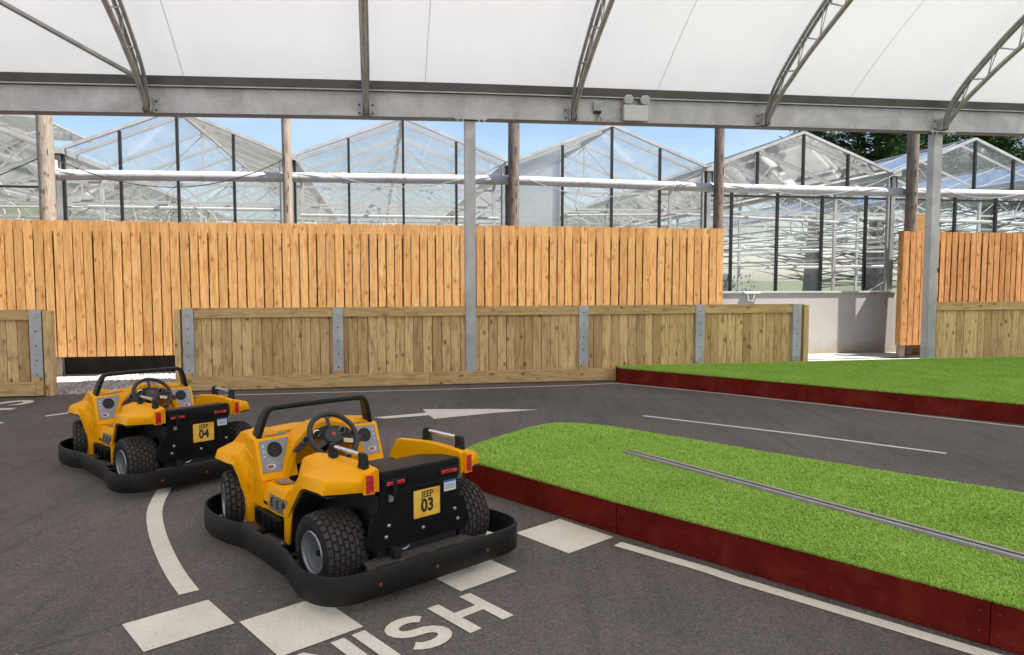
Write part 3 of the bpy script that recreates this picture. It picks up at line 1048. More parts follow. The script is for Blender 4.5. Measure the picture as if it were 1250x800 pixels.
jb.part('cover', MB().box(3.315, 3.415, -0.108, -0.1005, z0 + .19, z0 + .30), M['grey_plastic'], bevel=0.003)
jb.part('gland', MB().box(3.31, 3.42, -0.075, -0.02, z0 + .145, z0 + .1745), M['gh_black'])
jb.part('cable', MB().tube([(3.37, -.05, z0 + .15), (3.36, -.06, z0 + .08), (3.33, -.05, z0 + .03)], 0.006, 6).tube([(3.38, -.05, z0 + .15), (3.41, -.06, z0 + .08), (3.43, -.05, z0 + .03)], 0.006, 6), M['cable'])
cb = MB().tube([(3.44, -.05, z0 + .05), (3.55, -.07, z0 + .045), (3.66, -.08, z0 + .08), (3.755, -.09, z0 + .11)], 0.006, 6)
lamp.part('cable', cb, M['gh_alu'])

# ------------------------------------------------------------------ low fences
def boards(mb, s0, s1, n, z0, z1, w, gap, rnd, th=0.022, jit=0.004, tilt=0.0, ztop=0.006, alt=0.0):
    s = s0; odd = False
    while s < s1 - 0.02:
        ww = min(w * rnd.uniform(.93, 1.05), s1 - s)
        odd = not odd; dn = rnd.uniform(-jit, jit) + (alt if odd else 0); t1 = rnd.uniform(-tilt, tilt); zt = z1 + rnd.uniform(-ztop, ztop)
        nA, nB = n + dn + rnd.uniform(-jit, jit) * .6, n + dn
        vs = [(s, nA, z0), (s + ww, nB, z0), (s + ww, nB + th, z0), (s, nA + th, z0),
              (s + t1, nA, zt), (s + ww + t1, nB, zt), (s + ww + t1, nB + th, zt), (s + t1, nA + th, zt)]
        mb.add(vs, [(0, 3, 2, 1), (4, 5, 6, 7), (0, 1, 5, 4), (1, 2, 6, 5), (2, 3, 7, 6), (3, 0, 4, 7)])
        s += ww + gap * rnd.uniform(.6, 1.4)
def steel_posts(T, cs, n, w=0.15, z0=0.19, z1=1.195):
    for c in cs:
        mb = MB()
        mb.box(c - w / 2, c + w / 2, n - 0.014, n - 0.006, z0, z1)
        mb.box(c - w / 2, c - w / 2 + 0.010, n - 0.0055, n + 0.07, z0, z1)
        mb.box(c + w / 2 - 0.010, c + w / 2, n - 0.0055, n + 0.07, z0, z1)
        p = T.part('post', mb, M['galv'], bevel=0.002)
        hb = MB()
        for z in (0.30, 0.50, 0.70, 0.90):
            hb.lathe([(n - .0155, 0.0), (n - .0155, .011)], (c, 0, z), 1, 10)
        T.part('bolt_hole', hb, M['gh_black'], parent=p)
        bb = MB(); bb.lathe([(n - .014, .018), (n - .024, .016), (n - .030, .009), (n - .030, 0)], (c, 0, 1.10), 1, 10)
        T.part('bolt', bb, M['k_bolt'], parent=p)
def low_fence(name, s0, s1, posts, n, label, group, ends=(), seed=1, kick=True, dz=0.0, z1=1.19):
    T = Site(name, (s0 + s1) / 2, n, label=label, cat='fence', group=group)
    rnd = random.Random(seed)
    mb = MB(); boards(mb, s0, s1, n + 0.05, 0.02, z1 - .03, 0.134, 0.0075, rnd, 0.018, 0.003)
    T.part('gap_backing', MB().box(s0 + .01, s1 - .01, n + 0.073, n + 0.085, 0.04, z1 - .06), M['gap_dark'])  # dark sheet added to darken the gaps between boards
    T.part('board_panel', mb, M['fence_treated'])
    # posts are steel; rails and capping run between them
    edges = [s0] + sorted(posts) + [s1]
    mb = MB(); cb = MB()
    for a, b_ in zip(edges, edges[1:]):
        a2 = a + (.077 if a in posts else 0); b2 = b_ - (.077 if b_ in posts else 0)
        if b2 - a2 > .1: mb.box(a2, b2, n + 0.002, n + 0.046, z1 - .135, z1 - .012)
    x = s0
    while x < s1:
        w = min(rnd.uniform(.45, 1.3), s1 - x)
        cb.box(x, x + w - .003, n + 0.003, n + 0.09, z1 - .010, z1 + .006)
        x += w
    T.part('top_rail', mb, M['rail_treated'], bevel=0.003)
    T.part('capping', cb, M['rail_treated'])
    if kick:
        kb = MB(); x = s0
        while x < s1:
            w = min(3.55, s1 - x)
            kb.box(x, x + w - .004, n - 0.075, n - 0.016, 0.015 + dz, 0.205 + dz)
            x += w
        T.part('kickboard', kb, M['rail_treated'], bevel=0.004)
        bk = MB()
        for c in posts:
            bk.box(c - .045, c + .045, n - 0.062, n - 0.0165, 0.2055, 0.27)
        T.part('packing_block', bk, M['rail_treated'], bevel=0.003)
    steel_posts(T, posts, n)
    for (a, b_) in ends:
        T.part('end_post', MB().box(a, b_, n - 0.02, n + 0.10, 0.0, z1 - .01), M['fence_treated'], bevel=0.004)
    return T
G_LOW = 'low treated timber barrier fences'
low_fence('barrier_fence', -2.80, 6.98, [-2.70, -0.60, 3.18, 5.14, 6.86], 0.0, 'longest low treated timber barrier, across the middle behind the two karts', G_LOW,
          ends=[(-2.885, -2.803), (6.983, 7.07)], seed=11)
low_fence('barrier_fence', -8.2, -4.56, [-4.65, -6.8], -0.10, 'short low treated timber barrier at the far left edge, left of the gravel gap', G_LOW, ends=[(-4.555, -4.45)], seed=12)
low_fence('barrier_fence', 9.50, 15.5, [12.3, 14.4], 0.10, 'low treated timber barrier right of the tall steel post, behind the far turf', G_LOW, seed=13, z1=1.2)

# ------------------------------------------------------------------ high fences
def high_fence(s0, s1, n, z0, z1, w, gap, mat, label, seed, ret=False, post_s=(), alt=0.0):
    T = Site('timber_fence', (s0 + s1) / 2, n, label=label, cat='fence', group='tall sunlit board fences')
    rnd = random.Random(seed)
    mb = MB(); boards(mb, s0, s1, n, z0, z1, w, gap, rnd, 0.020, 0.004, 0.009, 0.006, alt=alt)
    T.part('board_panel', mb, mat)
    mb = MB(); boards(mb, s0 + w * .5, s1 - w * .4, n + 0.09, z0 + .02, z1 - .01, w * 1.13, .004, rnd, 0.022, 0.004)
    T.part('rear_board_panel', mb, mat)
    mb = MB()
    for z in (z0 + .12, (z0 + z1) / 2, z1 - .25):
        mb.box(s0 + .01, s1 - .01, n + 0.035, n + 0.084, z, z + .08)
    T.part('rail', mb, M['rail_treated'])
    for s in post_s:
        T.part('post', MB().box(s - .06, s + .06, n + 0.14, n + 0.24, 0, z1 - .1), M['pole_wood'])
    if ret:
        rb = MB()
        rnd2 = random.Random(5); y = n + .002
        rb.box(s0 - .026, s0 - .002, n - .002, n + .15, z0, z1)
        T.part('end_board', rb, mat)
    return T
high_fence(-13.0, 6.50, 1.95, 0.33, 2.565, 0.128, 0.021, M['fence_orange'], 'long tall sunlit larch board fence behind the middle barrier', 21, post_s=(-5.25, -9, -1, 3, 6.2), alt=0.008)
hf2 = high_fence(10.36, 16.0, 1.95, 0.27, 2.55, 0.112, 0.026, M['fence_red'], 'tall reddish board fence at the right edge, beside the doorway gap', 22, ret=True, post_s=(10.5, 13))
# dark sheet added to darken the recess under and behind the tall fence
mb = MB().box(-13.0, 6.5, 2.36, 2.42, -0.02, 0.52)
site_mesh('recess_sheet', mb, M['gap_dark'], -3, 2.36, tags=dict(label='dark sheet added to darken the recess below the long tall fence', cat='board'))
# leaning plywood sheet by the dark pole
mb = MB().prism([(10.72, 0.0), (11.42, 0.0), (11.53, 2.98), (11.02, 2.95), (10.72, 2.45)], 1, 2.50, 2.515)
site_mesh('plywood_sheet', mb, M['ply'], 11.2, 2.50, 0, tags=dict(label='brown plywood offcut sticking up behind the right tall fence beside the pole', cat='board'))

# ------------------------------------------------------------------ timber poles
POLES = [(-5.40, 0.125, 'pole_wood', 'thick pale wooden pole at the left end, with a pipe starting behind it'),
         (-1.555, 0.082, 'pole_wood', 'slim pale brown wooden pole, second from the left above the long fence'),
         (2.488, 0.108, 'pole_dark', 'grooved wooden pole just right of the central steel post'),
         (6.556, 0.098, 'pole_dark', 'weathered wooden pole standing at the right end of the long tall fence'),
         (10.79, 0.115, 'pole_dark', 'dark wooden pole behind the reddish fence, left of the right steel post')]
for s, r_, mt, lab in POLES:
    mb = MB(); rnd = random.Random(int(s * 100))
    ks = 20; n = 18; vs = []
    for i in range(ks + 1):
        z = 5.0 * i / ks
        for j in range(n):
            t_ = 2 * math.pi * j / n
            rr = r_ * (1.03 - 0.05 * i / ks) * (1 + 0.035 * noise.noise(Vector((math.cos(t_) * 2.3, math.sin(t_) * 2.3, z * 1.2 + s))))
            vs.append((s + math.cos(t_) * rr + .006 * math.sin(z * 1.1 + s), 2.35 + math.sin(t_) * rr, z))
    mb.add(vs, [(i * n + j, i * n + (j + 1) % n, (i + 1) * n + (j + 1) % n, (i + 1) * n + j) for i in range(ks) for j in range(n)] + [tuple(ks * n + j for j in range(n))])
    T = Site('timber_pole', s, 2.35, label=lab, cat='pole', group='wooden poles behind the tall fence')
    T.part('shaft', mb, M[mt], smooth=True)
    cb = MB()
    for k in range(5):
        z = 2.75 + k * .3 + rnd.uniform(-.1, .1); a = R(-90 + rnd.uniform(-35, 35))
        x = s + math.cos(a) * r_ * .99; y = 2.35 + math.sin(a) * r_ * .99
        cb.tube([(x, y, z), (x + .002, y - .004, z + rnd.uniform(.03, .16))], 0.006, 5)
    T.part('crack', cb, M['gh_black'])

# ------------------------------------------------------------------ white pipe
PZ = [(-5.32, 3.375), (-0.58, 3.432), (2.49, 3.462), (5.8, 3.42), (6.5, 3.41), (10.75, 3.405), (16, 3.42)]
T = Site('pipe', 2.5, 2.56, 3.4, label='long horizontal white pipe running behind the wooden poles along the greenhouse', cat='pipe')
for (a, za), (b_, zb) in zip(PZ, PZ[1:]):
    mb = MB().tube([(a + .02, 2.58, za), (b_ - .02, 2.58, zb)], 0.087, 18)
    T.part('pipe_length', mb, M['pipe'], smooth=True)
for (a, za) in PZ[:-1]:
    T.part('collar', MB().lathe([(a - .05, .088), (a - .05, .100), (a + .05, .100), (a + .05, .088)], (0, 2.58, za), 0, 18), M['pipe'], smooth=True)
for s in (-3.0, -1.36, .5, 2.72, 4.6, 8.7, 10.55, 6.75):
    z = PZ[0][1]
    for (a, za), (b_, zb) in zip(PZ, PZ[1:]):
        if a <= s <= b_: z = za + (zb - za) * (s - a) / (b_ - a)
    T.part('clip', MB().lathe([(s - .02, .087), (s - .02, .091), (s + .02, .091), (s + .02, .087)], (0, 2.58, z), 0, 18), M['gh_alu'], smooth=True)
T.part('elbow', MB().tube([(-5.28, 2.58, 3.375), (-5.36, 2.58, 3.39), (-5.40, 2.58, 3.45), (-5.40, 2.58, 3.62)], 0.078, 16), M['pipe'], smooth=True)

# cables sagging from valley to valley
def sag(a, b_, d, k=14):
    return [(a[0] + (b_[0] - a[0]) * i / k, a[1] + (b_[1] - a[1]) * i / k, a[2] + (b_[2] - a[2]) * i / k - 4 * d * (i / k) * (1 - i / k)) for i in range(k + 1)]
CAB = [((-5.3, 3.62), (-1.6, 3.72), .48, 'first'), ((-1.45, 3.72), (2.4, 3.78), .47, 'second'), ((2.6, 3.55), (6.45, 3.82), .50, 'third'), ((6.62, 3.75), (10.7, 3.86), .52, 'fourth'), ((10.9, 3.75), (14.6, 3.86), .5, 'last')]
for (a, za), (b_, zb), d, w in CAB:
    lab = {'first': 'dark cable sagging over the pipe between the two leftmost wooden poles', 'second': 'cable sagging between the second pole and the grooved pole behind the steel post',
           'third': 'cable sagging from the grooved pole to the pole at the end of the long fence', 'fourth': 'cable sagging over the pipe above the white rendered wall', 'last': 'cable sagging over the pipe behind the reddish fence'}[w]
    site_mesh('cable', MB().tube(sag((a, 2.46, za), (b_, 2.46, zb), d), 0.008, 6), M['gh_grey'] if w != 'first' else M['cable'], a, 2.46, za, tags=dict(label=lab, cat='cable', group='cables sagging over the white pipe'), smooth=True)
site_mesh('cable', MB().tube(sag((-5.5, 2.46, 3.66), (-7.6, 2.46, 2.75), .05), 0.009, 6), M['cable'], -6, 2.46, 3, tags=dict(label='dark cable slanting down left of the leftmost wooden pole', cat='cable', group='cables sagging over the white pipe'), smooth=True)

# ------------------------------------------------------------------ greenhouse
GN = 3.10; GD = 26.0
EZ, AZ = 3.89, 4.66
BAYS = [(-13.85, -9.65), (-9.6, -5.50), (-5.42, -1.72), (-1.48, 2.34), (2.83, 6.55), (6.90, 10.86), (10.98, 14.85), (15.0, 18.9)]
BAYS = [(-13.80, -9.70), (-9.65, -5.52), (-5.46, -1.62), (-1.52, 2.44), (2.66, 6.62), (6.74, 10.86), (10.96, 14.86), (14.96, 18.9)]
gh = Site('greenhouse', 2.5, GN, label='long glass greenhouse with a row of pitched gables behind the fences', cat='greenhouse')
vall = [-13.85, -9.67, -5.49, -1.57, 2.55, 6.68, 10.91, 14.91, 18.95]
gh.part('wall', MB().box(-13.9, 10.98, GN - .12, GN + .05, 0, 1.30), M['wall'], bevel=0.01)
gh.part('wall', MB().box(10.985, 19, GN - .10, GN + .05, 0, 1.20), M['wall'])
gh.part('sill', MB().box(-13.9, 10.99, GN - .15, GN + .06, 1.303, 1.345), M['gh_alu'], bevel=0.004)
for bi, (a, b_) in enumerate(zip(vall, vall[1:])):
    c = (a + b_) / 2
    up = (bi >= 5)
    A = a + .04; B = b_ - .04
    # end rafters (gable edge)
    for p, q in (((A, EZ), (c, AZ)), ((B, EZ), (c, AZ))):
        gh.part('gable_rafter', MB().bar((p[0], GN - .01, p[1]), (q[0], GN - .01, q[1]), 0.06, 0.055), M['gh_alu'])
    # black glazing bars
    xs = [A + (B - A) * k / 4 for k in range(5)]
    def zr(x): return EZ + (AZ - EZ) * (1 - abs(x - c) / ((B - A) / 2))
    for k, x in enumerate(xs):
        zlo = 1.345 if not up else 3.44
        x_ = min(max(x, A + .03), B - .03)
        gh.part('glazing_bar', MB().box(x_ - .022, x_ + .022, GN - .045, GN + .02, zlo, zr(x_) - .045), M['gh_black'])
    if up:
        for x in [A + .48 + k * 1.03 for k in range(4)]:
            gh.part('glazing_bar', MB().box(x - .024, x + .024, GN - .045, GN + .02, 1.345, 3.50), M['gh_black'])
        gh.part('glazing_bar', MB().box(A, B, GN - .043, GN + .018, 3.30, 3.335), M['gh_black'])
    if bi == 1:
        gh.part('glazing_bar', MB().box(A, B, GN - .043, GN + .018, 3.20, 3.235), M['gh_black'])
    # front glass
    gl = MB(); gl.add([(A, GN + .025, 1.345), (B, GN + .025, 1.345), (B, GN + .025, EZ), (c, GN + .025, AZ - .02), (A, GN + .025, EZ)], [(0, 1, 2, 3, 4)])
    gh.part('glass_pane', gl, M['glass'])
    if bi == 4:
        gl = MB(); gl.add([(A + .03, GN + .06, 1.345), (xs[1] - .03, GN + .06, 1.345), (xs[1] - .03, GN + .06, zr(xs[1]) - .05), (A + .03, GN + .06, EZ - .03)], [(0, 1, 2, 3)])
        gh.part('glass_pane', gl, M['milky'])
    # roof glass both slopes
    for e_ in (A, B):
        rg = MB(); rg.add([(e_, GN, EZ), (c, GN, AZ), (c, GN + GD, AZ), (e_, GN + GD, EZ)], [(0, 1, 2, 3)])
        gh.part('roof_glass', rg, M['roof_glass'])
    # roof bars
    rb = MB()
    y = GN + .5
    while y < GN + GD:
        for e_ in (A, B):
            rb.bar((e_, y, EZ - .02), (c, y, AZ - .02), 0.035, 0.055)
        y += 1.6
    rb.box(c - .03, c + .03, GN + .02, GN + GD, AZ - .05, AZ + .03)
    gh.part('roof_bars', rb, M['gh_white'])
    # valley gutter
    gb_ = MB().box(a - .10, a + .10, GN - .16, GN + GD, EZ - .10, EZ - .005)
    gh.part('valley_gutter', gb_, M['gh_alu'])
    gh.part('column', MB().box(a - .045, a + .045, GN - .055, GN + .045, 0 if not (a < 10.9) else 1.345, EZ - .11), M['gh_grey'])
    gh.part('downpipe', MB().tube([(a - .16, GN - .09, EZ - .12), (a - .16, GN - .09, 1.0)], 0.035, 10), M['gh_grey'], smooth=True)
    # interior: columns, lattice beams, pipes
    ib = MB(); lb = MB(); pb = MB()
    rn = random.Random(bi)
    y = GN + 2.0
    while y < GN + GD - 2:
        ib.box(a - .035, a + .035, y - .03, y + .03, 0, EZ - .1)
        zb_, zt_ = 3.18, 3.55
        ib.bar((a, y, zt_), (b_, y, zt_), 0.04, 0.045); ib.bar((a, y, zb_), (b_, y, zb_), 0.04, 0.045)
        k = 8
        for i in range(k):
            xa, xb = a + (b_ - a) * i / k, a + (b_ - a) * (i + 1) / k
            lb.bar((xa, y, zt_ if i % 2 else zb_), (xb, y, zb_ if i % 2 else zt_), 0.018, 0.018)
        ib.bar((c, y, zt_), (c, y, AZ - .1), 0.03, 0.03)
        lb.bar((c - 1.0, y, zt_), (c, y, AZ - .1), 0.02, 0.02); lb.bar((c + 1.0, y, zt_), (c, y, AZ - .1), 0.02, 0.02)
        if rn.random() < .6:
            lb.bar((a + .1, y, 1.0), (b_ - .1, y, 3.1), 0.02, 0.02); lb.bar((a + .1, y, 3.1), (b_ - .1, y, 1.0), 0.02, 0.02)
        y += 4.8
    for (dx, z) in ((.4, 2.72), (2.0, 2.68), (3.6, 2.72), (1.0, 2.1)):
        pb.tube([(a + dx, GN + .8, z), (a + dx, GN + GD - 1, z)], 0.024, 6)
    for y, z in ((1.1, 2.95), (2.6, 2.62), (6.6, 2.5), (12, 2.75), (5.2, 1.95), (14, 2.2)):
        pb.tube([(a + .05, GN + y, z + rn.uniform(-.08, .08)), (b_ - .05, GN + y, z + rn.uniform(-.08, .08))], rn.choice((.018, .03, .04)), 6)
    # coiled hoses hung inside
    for h in range(3):
        hx = a + rn.uniform(.6, 3.4); hy = GN + rn.uniform(.7, 1.6); hz = rn.uniform(2.55, 2.85)
        pts = [(hx + math.cos(q * .5) * (.16 + .012 * q), hy + .02 * q, hz + math.sin(q * .5) * (.14 + .01 * q)) for q in range(22)]
        pb.tube(pts, 0.012, 5)
        pb.tube([(hx, hy, 3.6), (hx + rn.uniform(-.3, .3), hy, 3.2), (hx + rn.uniform(-.1, .1), hy, hz)], 0.010, 5)
    gh.part('inner_frame', ib, M['gh_white'])
    gh.part('inner_lattice', lb, M['gh_alu'])
    gh.part('inner_pipes', pb, M['gh_white'])
    # thermal screens half drawn across: folded white sheets
    sb = MB()
    for y in (5.0, 14.0):
        sb.box(a + .1, b_ - .1, GN + y, GN + y + rn.uniform(.2, .5), 3.06, 3.08)
    gh.part('screen', sb, M['gh_white'])
# open roof vents
for (c, y0, side) in ((-7.58, 1.2, 1), (-3.53, 5.6, 1), (0.49, 7.8, 1), (-7.58, 9.0, 1), (4.6, 13, 1)):
    p0 = (c, AZ + .04); L = 1.35; ang = R(8)
    x1, z1 = c + side * math.cos(ang) * L, AZ + .06 + math.sin(-ang) * L + .12
    mb = MB()
    ya, yb = GN + y0, GN + y0 + 2.6
    gl = MB(); gl.add([(c, ya, AZ + .06), (x1, ya, z1), (x1, yb, z1), (c, yb, AZ + .06)], [(0, 1, 2, 3)])
    for y in (ya, (ya + yb) / 2, yb): mb.bar((c, y, AZ + .06), (x1, y, z1), .035, .035)
    mb.bar((x1, ya, z1), (x1, yb, z1), .045, .045); mb.bar((c, ya, AZ + .06), (c, yb, AZ + .06), .045, .045)
    mb.bar((x1, ya + .5, z1), (c + side * .9, ya + .5, AZ - .3), .02, .02)
    v_ = gh.part('roof_vent', mb, M['gh_alu'])
    gh.part('glass_pane', gl, M['roof_glass'], parent=v_)
# floor inside, side and rear walls
fl = MB(); fl.add([(-13.9, GN + .06, .01), (19, GN + .06, .01), (19, GN + GD, .01), (-13.9, GN + GD, .01)], [(0, 1, 2, 3)])
gh.part('floor', fl, simple('pale ground cover', (0.22, 0.22, 0.20), 0.8, 0, 0.1, 2))
rw = MB(); rw.add([(-13.9, GN + GD, 0), (19, GN + GD, 0), (19, GN + GD, EZ), (-13.9, GN + GD, EZ)], [(0, 1, 2, 3)])
gh.part('rear_glazing', rw, M['milky_rear'])
# growing benches / dark stacked trays seen low through the clear glass
bn = MB()
for k in range(5):
    bn.box(7.6 + k * .9, 8.2 + k * .9, GN + 9, GN + 10, .6, 1.75 + .12 * (k % 2))
gh.part('trolley', bn, M['k_silver'])
gr_ = MB(); rn = random.Random(4)
for k in range(900):
    x, y, z = rn.uniform(6.8, 10.8), GN + rn.uniform(5.5, 7.5), rn.uniform(.7, 1.65)
    a_ = rn.uniform(0, 6.28); d = .06
    gr_.add([(x, y, z), (x + math.cos(a_) * d, y + math.sin(a_) * d, z + .05), (x + .03, y, z + .1)], [(0, 1, 2)])
gh.part('crop', gr_, simple('crop leaves', (0.06, 0.14, 0.04), 0.6))

# small white bracket on the wall
T = Site('wall_bracket', 7.55, GN - .15, 1.25, label='small white bracket on top of the rendered wall beside the long fence end', cat='bracket')
T.part('arm', MB().box(7.42, 7.78, GN - .22, GN - .155, 1.30, 1.34), M['white_plastic'], bevel=.005)
T.part('loop', MB().tube([(7.50, GN - .2, 1.30), (7.52, GN - .2, 1.16), (7.62, GN - .2, 1.15), (7.66, GN - .2, 1.29)], 0.014, 8), M['white_plastic'])

# ------------------------------------------------------------------ conifers beyond
def conifer(x, y, h, r_, seed, label):
    rn = random.Random(seed)
    root = empty('conifer_tree', (x, y, 0))
    tag(root, label, 'tree', 'dark conifers beyond the greenhouse')
    MB().tube([(0, 0, 0), (.1, 0, h * .4), (0, .1, h * .95)], [r_ * .13, r_ * .09, r_ * .02], 9).build('trunk', M['pole_dark'], root, smooth=True)
    br = MB(); cr_ = MB()
    nb = 150
    for i in range(nb):
        k = (i + rn.random()) / nb
        z = h * (.12 + .86 * k)
        prof = (1 - k) ** .62 * (.75 + .5 * rn.random())
        L = r_ * prof + .25
        a_ = rn.uniform(0, 6.28)
        dx, dy = math.cos(a_), math.sin(a_)
        tip = (dx * L, dy * L, z + L * rn.uniform(-.12, .22))
        br.tube([(0, 0, z - .1 * L), tip], [.05, .015], 5, cap=False)
        for q in range(int(250 * (.5 + prof)) if z > 6 else 0):
            t_ = rn.uniform(.25, 1.05)
            sp_ = .40 * L * (1.1 - t_ * .6)
            cx, cy, cz = tip[0] * t_ + rn.gauss(0, sp_ * .5), tip[1] * t_ + rn.gauss(0, sp_ * .5), z - .1 * L * (1 - t_) + (tip[2] - z) * t_ + rn.gauss(0, .16)
            d = rn.uniform(.12, .30); b2 = a_ + rn.uniform(-1, 1)
            ex, ey, ez = math.cos(b2) * d, math.sin(b2) * d, rn.uniform(-.05, .22)
            px_, py_ = -math.sin(b2) * d * .3, math.cos(b2) * d * .3
            cr_.add([(cx - px_, cy - py_, cz), (cx + px_, cy + py_, cz + .04), (cx + ex, cy + ey, cz + ez)], [(0, 1, 2)])
    br.build('branches', M['pole_dark'], root)
    cr_.build('crown', M['conifer'], root, fix=False)
M['conifer'] = turf_mat('conifer foliage', [(0.0, (0.018, 0.045, 0.014)), (0.5, (0.035, 0.085, 0.022)), (1.0, (0.085, 0.14, 0.04))])
conifer(18.6, 46.0, 11.6, 4.0, 1, 'dark conifer whose left branches stick out above the fourth gable')
conifer(22.0, 45.0, 12.6, 4.6, 2, 'dark conifer behind the dip between the two right gables')
conifer(26.0, 46.0, 12.4, 4.6, 3, 'dark conifer seen just left of the right steel post')
conifer(30.0, 47.0, 12.6, 4.6, 4, 'dark conifer at the right edge above the last gable')
conifer(34.0, 46.0, 12.4, 4.4, 5, 'dark conifer at the far right, mostly beyond the picture edge')

# ------------------------------------------------------------------ turf platforms
def in_poly(x, y, P):
    c = False; j = len(P) - 1
    for i in range(len(P)):
        if (P[i][1] > y) != (P[j][1] > y) and x < (P[j][0] - P[i][0]) * (y - P[i][1]) / (P[j][1] - P[i][1]) + P[i][0]: c = not c
        j = i
    return c
def turf_platform(P, ztop, label, seed, dens, bl, near=0.0, boards_at=None, cut=None):
    c = (sum(p[0] for p in P) / len(P), sum(p[1] for p in P) / len(P))
    T = Site('turf_platform', c[0], c[1], label=label, cat='turf platform', group='raised turf platforms with red timber sides')
    k = len(P); rn0 = random.Random(seed)
    ar = sum(P[i][0] * P[(i + 1) % k][1] - P[(i + 1) % k][0] * P[i][1] for i in range(k))
    sg = 1 if ar > 0 else -1
    for i in range(k):
        a = Vector(P[i]); b_ = Vector(P[(i + 1) % k]); d = (b_ - a); L = d.length; d.normalize(); nrm = Vector((d.y, -d.x)) * sg
        segs = max(1, int(round(L / 2.44)))
        for q in range(segs):
            p = a + d * (L * q / segs + .0022); r_ = a + d * (L * (q + 1) / segs - .0022)
            i0 = p - nrm * .022; i1 = r_ - nrm * .022
            mb = MB(); mb.add([(p.x, p.y, 0.004), (r_.x, r_.y, 0.004), (i1.x, i1.y, 0.004), (i0.x, i0.y, 0.004), (p.x, p.y, ztop - .012), (r_.x, r_.y, ztop - .012), (i1.x, i1.y, ztop - .012), (i0.x, i0.y, ztop - .012)],
                              [(0, 3, 2, 1), (4, 5, 6, 7), (0, 1, 5, 4), (1, 2, 6, 5), (2, 3, 7, 6), (3, 0, 4, 7)])
            bd_ = T.part('side_board', mb, M['red'])
            if L / segs > .8 and (nrm.y < 0 or nrm.x < 0):
                sc_ = MB(); ll = (r_ - p).length
                for w_ in [.04, ll * .33, ll * .66, ll - .04]:
                    for z_ in (ztop * .28, ztop * .72):
                        c_ = p + d * (w_ + rn0.uniform(-.01, .01)) + nrm * .0012
                        o_ = len(sc_.v); sc_.add([(c_.x + d.x * .0035 * math.cos(q_ * 1.047), c_.y + d.y * .0035 * math.cos(q_ * 1.047), z_ + .0035 * math.sin(q_ * 1.047)) for q_ in range(6)], [tuple(range(6))])
                T.part('screws', sc_, M['k_rust2'], parent=bd_, fix=False)
    mb = MB(); mb.add([(x, y, ztop - .008) for x, y in P], [tuple(range(k))])
    T.part('turf_backing', mb, M['turf_base'])
    rn = random.Random(seed)
    x0, x1 = min(p[0] for p in P), max(p[0] for p in P); y0, y1 = min(p[1] for p in P), max(p[1] for p in P)
    tb = MB(); V, F = tb.v, tb.f
    n_ = int((x1 - x0) * (y1 - y0) * dens)
    for i in range(n_):
        x, y = rn.uniform(x0, x1), rn.uniform(y0, y1)
        if not in_poly(x, y, P): continue
        w_ = s2w(x, y)
        dist = math.hypot(w_.x, w_.y)
        if near and dist > near and rn.random() > (near / dist) ** 2: continue
        if cut and cut(x, y): continue
        h = bl * rn.uniform(.55, 1.1)
        fl_ = noise.noise(Vector((x * 3, y * 3, 0))) * .9 + 2.2
        a_ = fl_ + rn.gauss(0, 1.1)
        ln = h * rn.uniform(.4, 1.5)
        wd = rn.uniform(.0016, .0028) * (1 if not near else max(1, dist / near))
        b2 = rn.uniform(0, 3.14)
        dx, dy = math.cos(b2) * wd, math.sin(b2) * wd
        mx_, my_ = x + math.cos(a_) * ln * .35, y + math.sin(a_) * ln * .35
        tx, ty = x + math.cos(a_) * ln, y + math.sin(a_) * ln
        z0_ = ztop - .010
        o = len(V)
        V += [(x - dx, y - dy, z0_), (x + dx, y + dy, z0_), (mx_ + dx, my_ + dy, z0_ + h * .7), (mx_ - dx, my_ - dy, z0_ + h * .7), (tx, ty, z0_ + h * rn.uniform(.7, 1.0))]
        F += [(o, o + 1, o + 2, o + 3), (o + 3, o + 2, o + 4)]
    for i in range(k):
        a = Vector(P[i]); b_ = Vector(P[(i + 1) % k]); d = (b_ - a); L = d.length; d.normalize(); nrm = Vector((d.y, -d.x)) * sg
        for q in range(int(L * 420)):
            p = a + d * (rn.random() * L) - nrm * rn.uniform(0, .012)
            w_ = s2w(p.x, p.y); dist = math.hypot(w_.x, w_.y)
            wd = .0016 * max(1, dist / 3.4)
            out = rn.uniform(.004, .026); up_ = rn.uniform(-.010, .014)
            t_ = p + nrm * out + d * rn.gauss(0, .008); m_ = p + nrm * out * .6
            o = len(V)
            V += [(p.x - d.x * wd, p.y - d.y * wd, ztop - .011), (p.x + d.x * wd, p.y + d.y * wd, ztop - .011), (m_.x + d.x * wd, m_.y + d.y * wd, ztop + .008), (m_.x - d.x * wd, m_.y - d.y * wd, ztop + .008), (t_.x, t_.y, ztop + up_)]
            F += [(o, o + 1, o + 2, o + 3), (o + 3, o + 2, o + 4)]
    T.part('turf', tb, M['blades'], fix=False)
    return T
# island beside the near kart (yard axes)
ISL = [(0.655, -5.56), (0.785, -5.735), (1.484, -6.795), (2.669, -8.47), (4.6, -11.2), (7.3, -11.4), (6.3, -9.9), (4.173, -7.10), (3.581, -6.37), (3.08, -5.74), (2.707, -5.22), (2.40, -4.82), (2.14, -4.50), (1.90, -4.33), (1.68, -4.28), (1.46, -4.40), (1.10, -4.74), (0.80, -5.06), (0.66, -5.30)]
SL0, SL1 = Vector((1.99, -5.52)), Vector((3.225, -8.09))
def near_slot(x, y):
    d = (SL1 - SL0).normalized(); p = Vector((x, y)) - SL0
    t_ = p.dot(d)
    return t_ > 0.0 and abs(p.x * -d.y + p.y * d.x) < 0.050
isl = turf_platform(ISL, 0.215, 'bright green turf island with red sides right of the near kart', 5, 42000, 0.016, near=3.4, cut=near_slot)
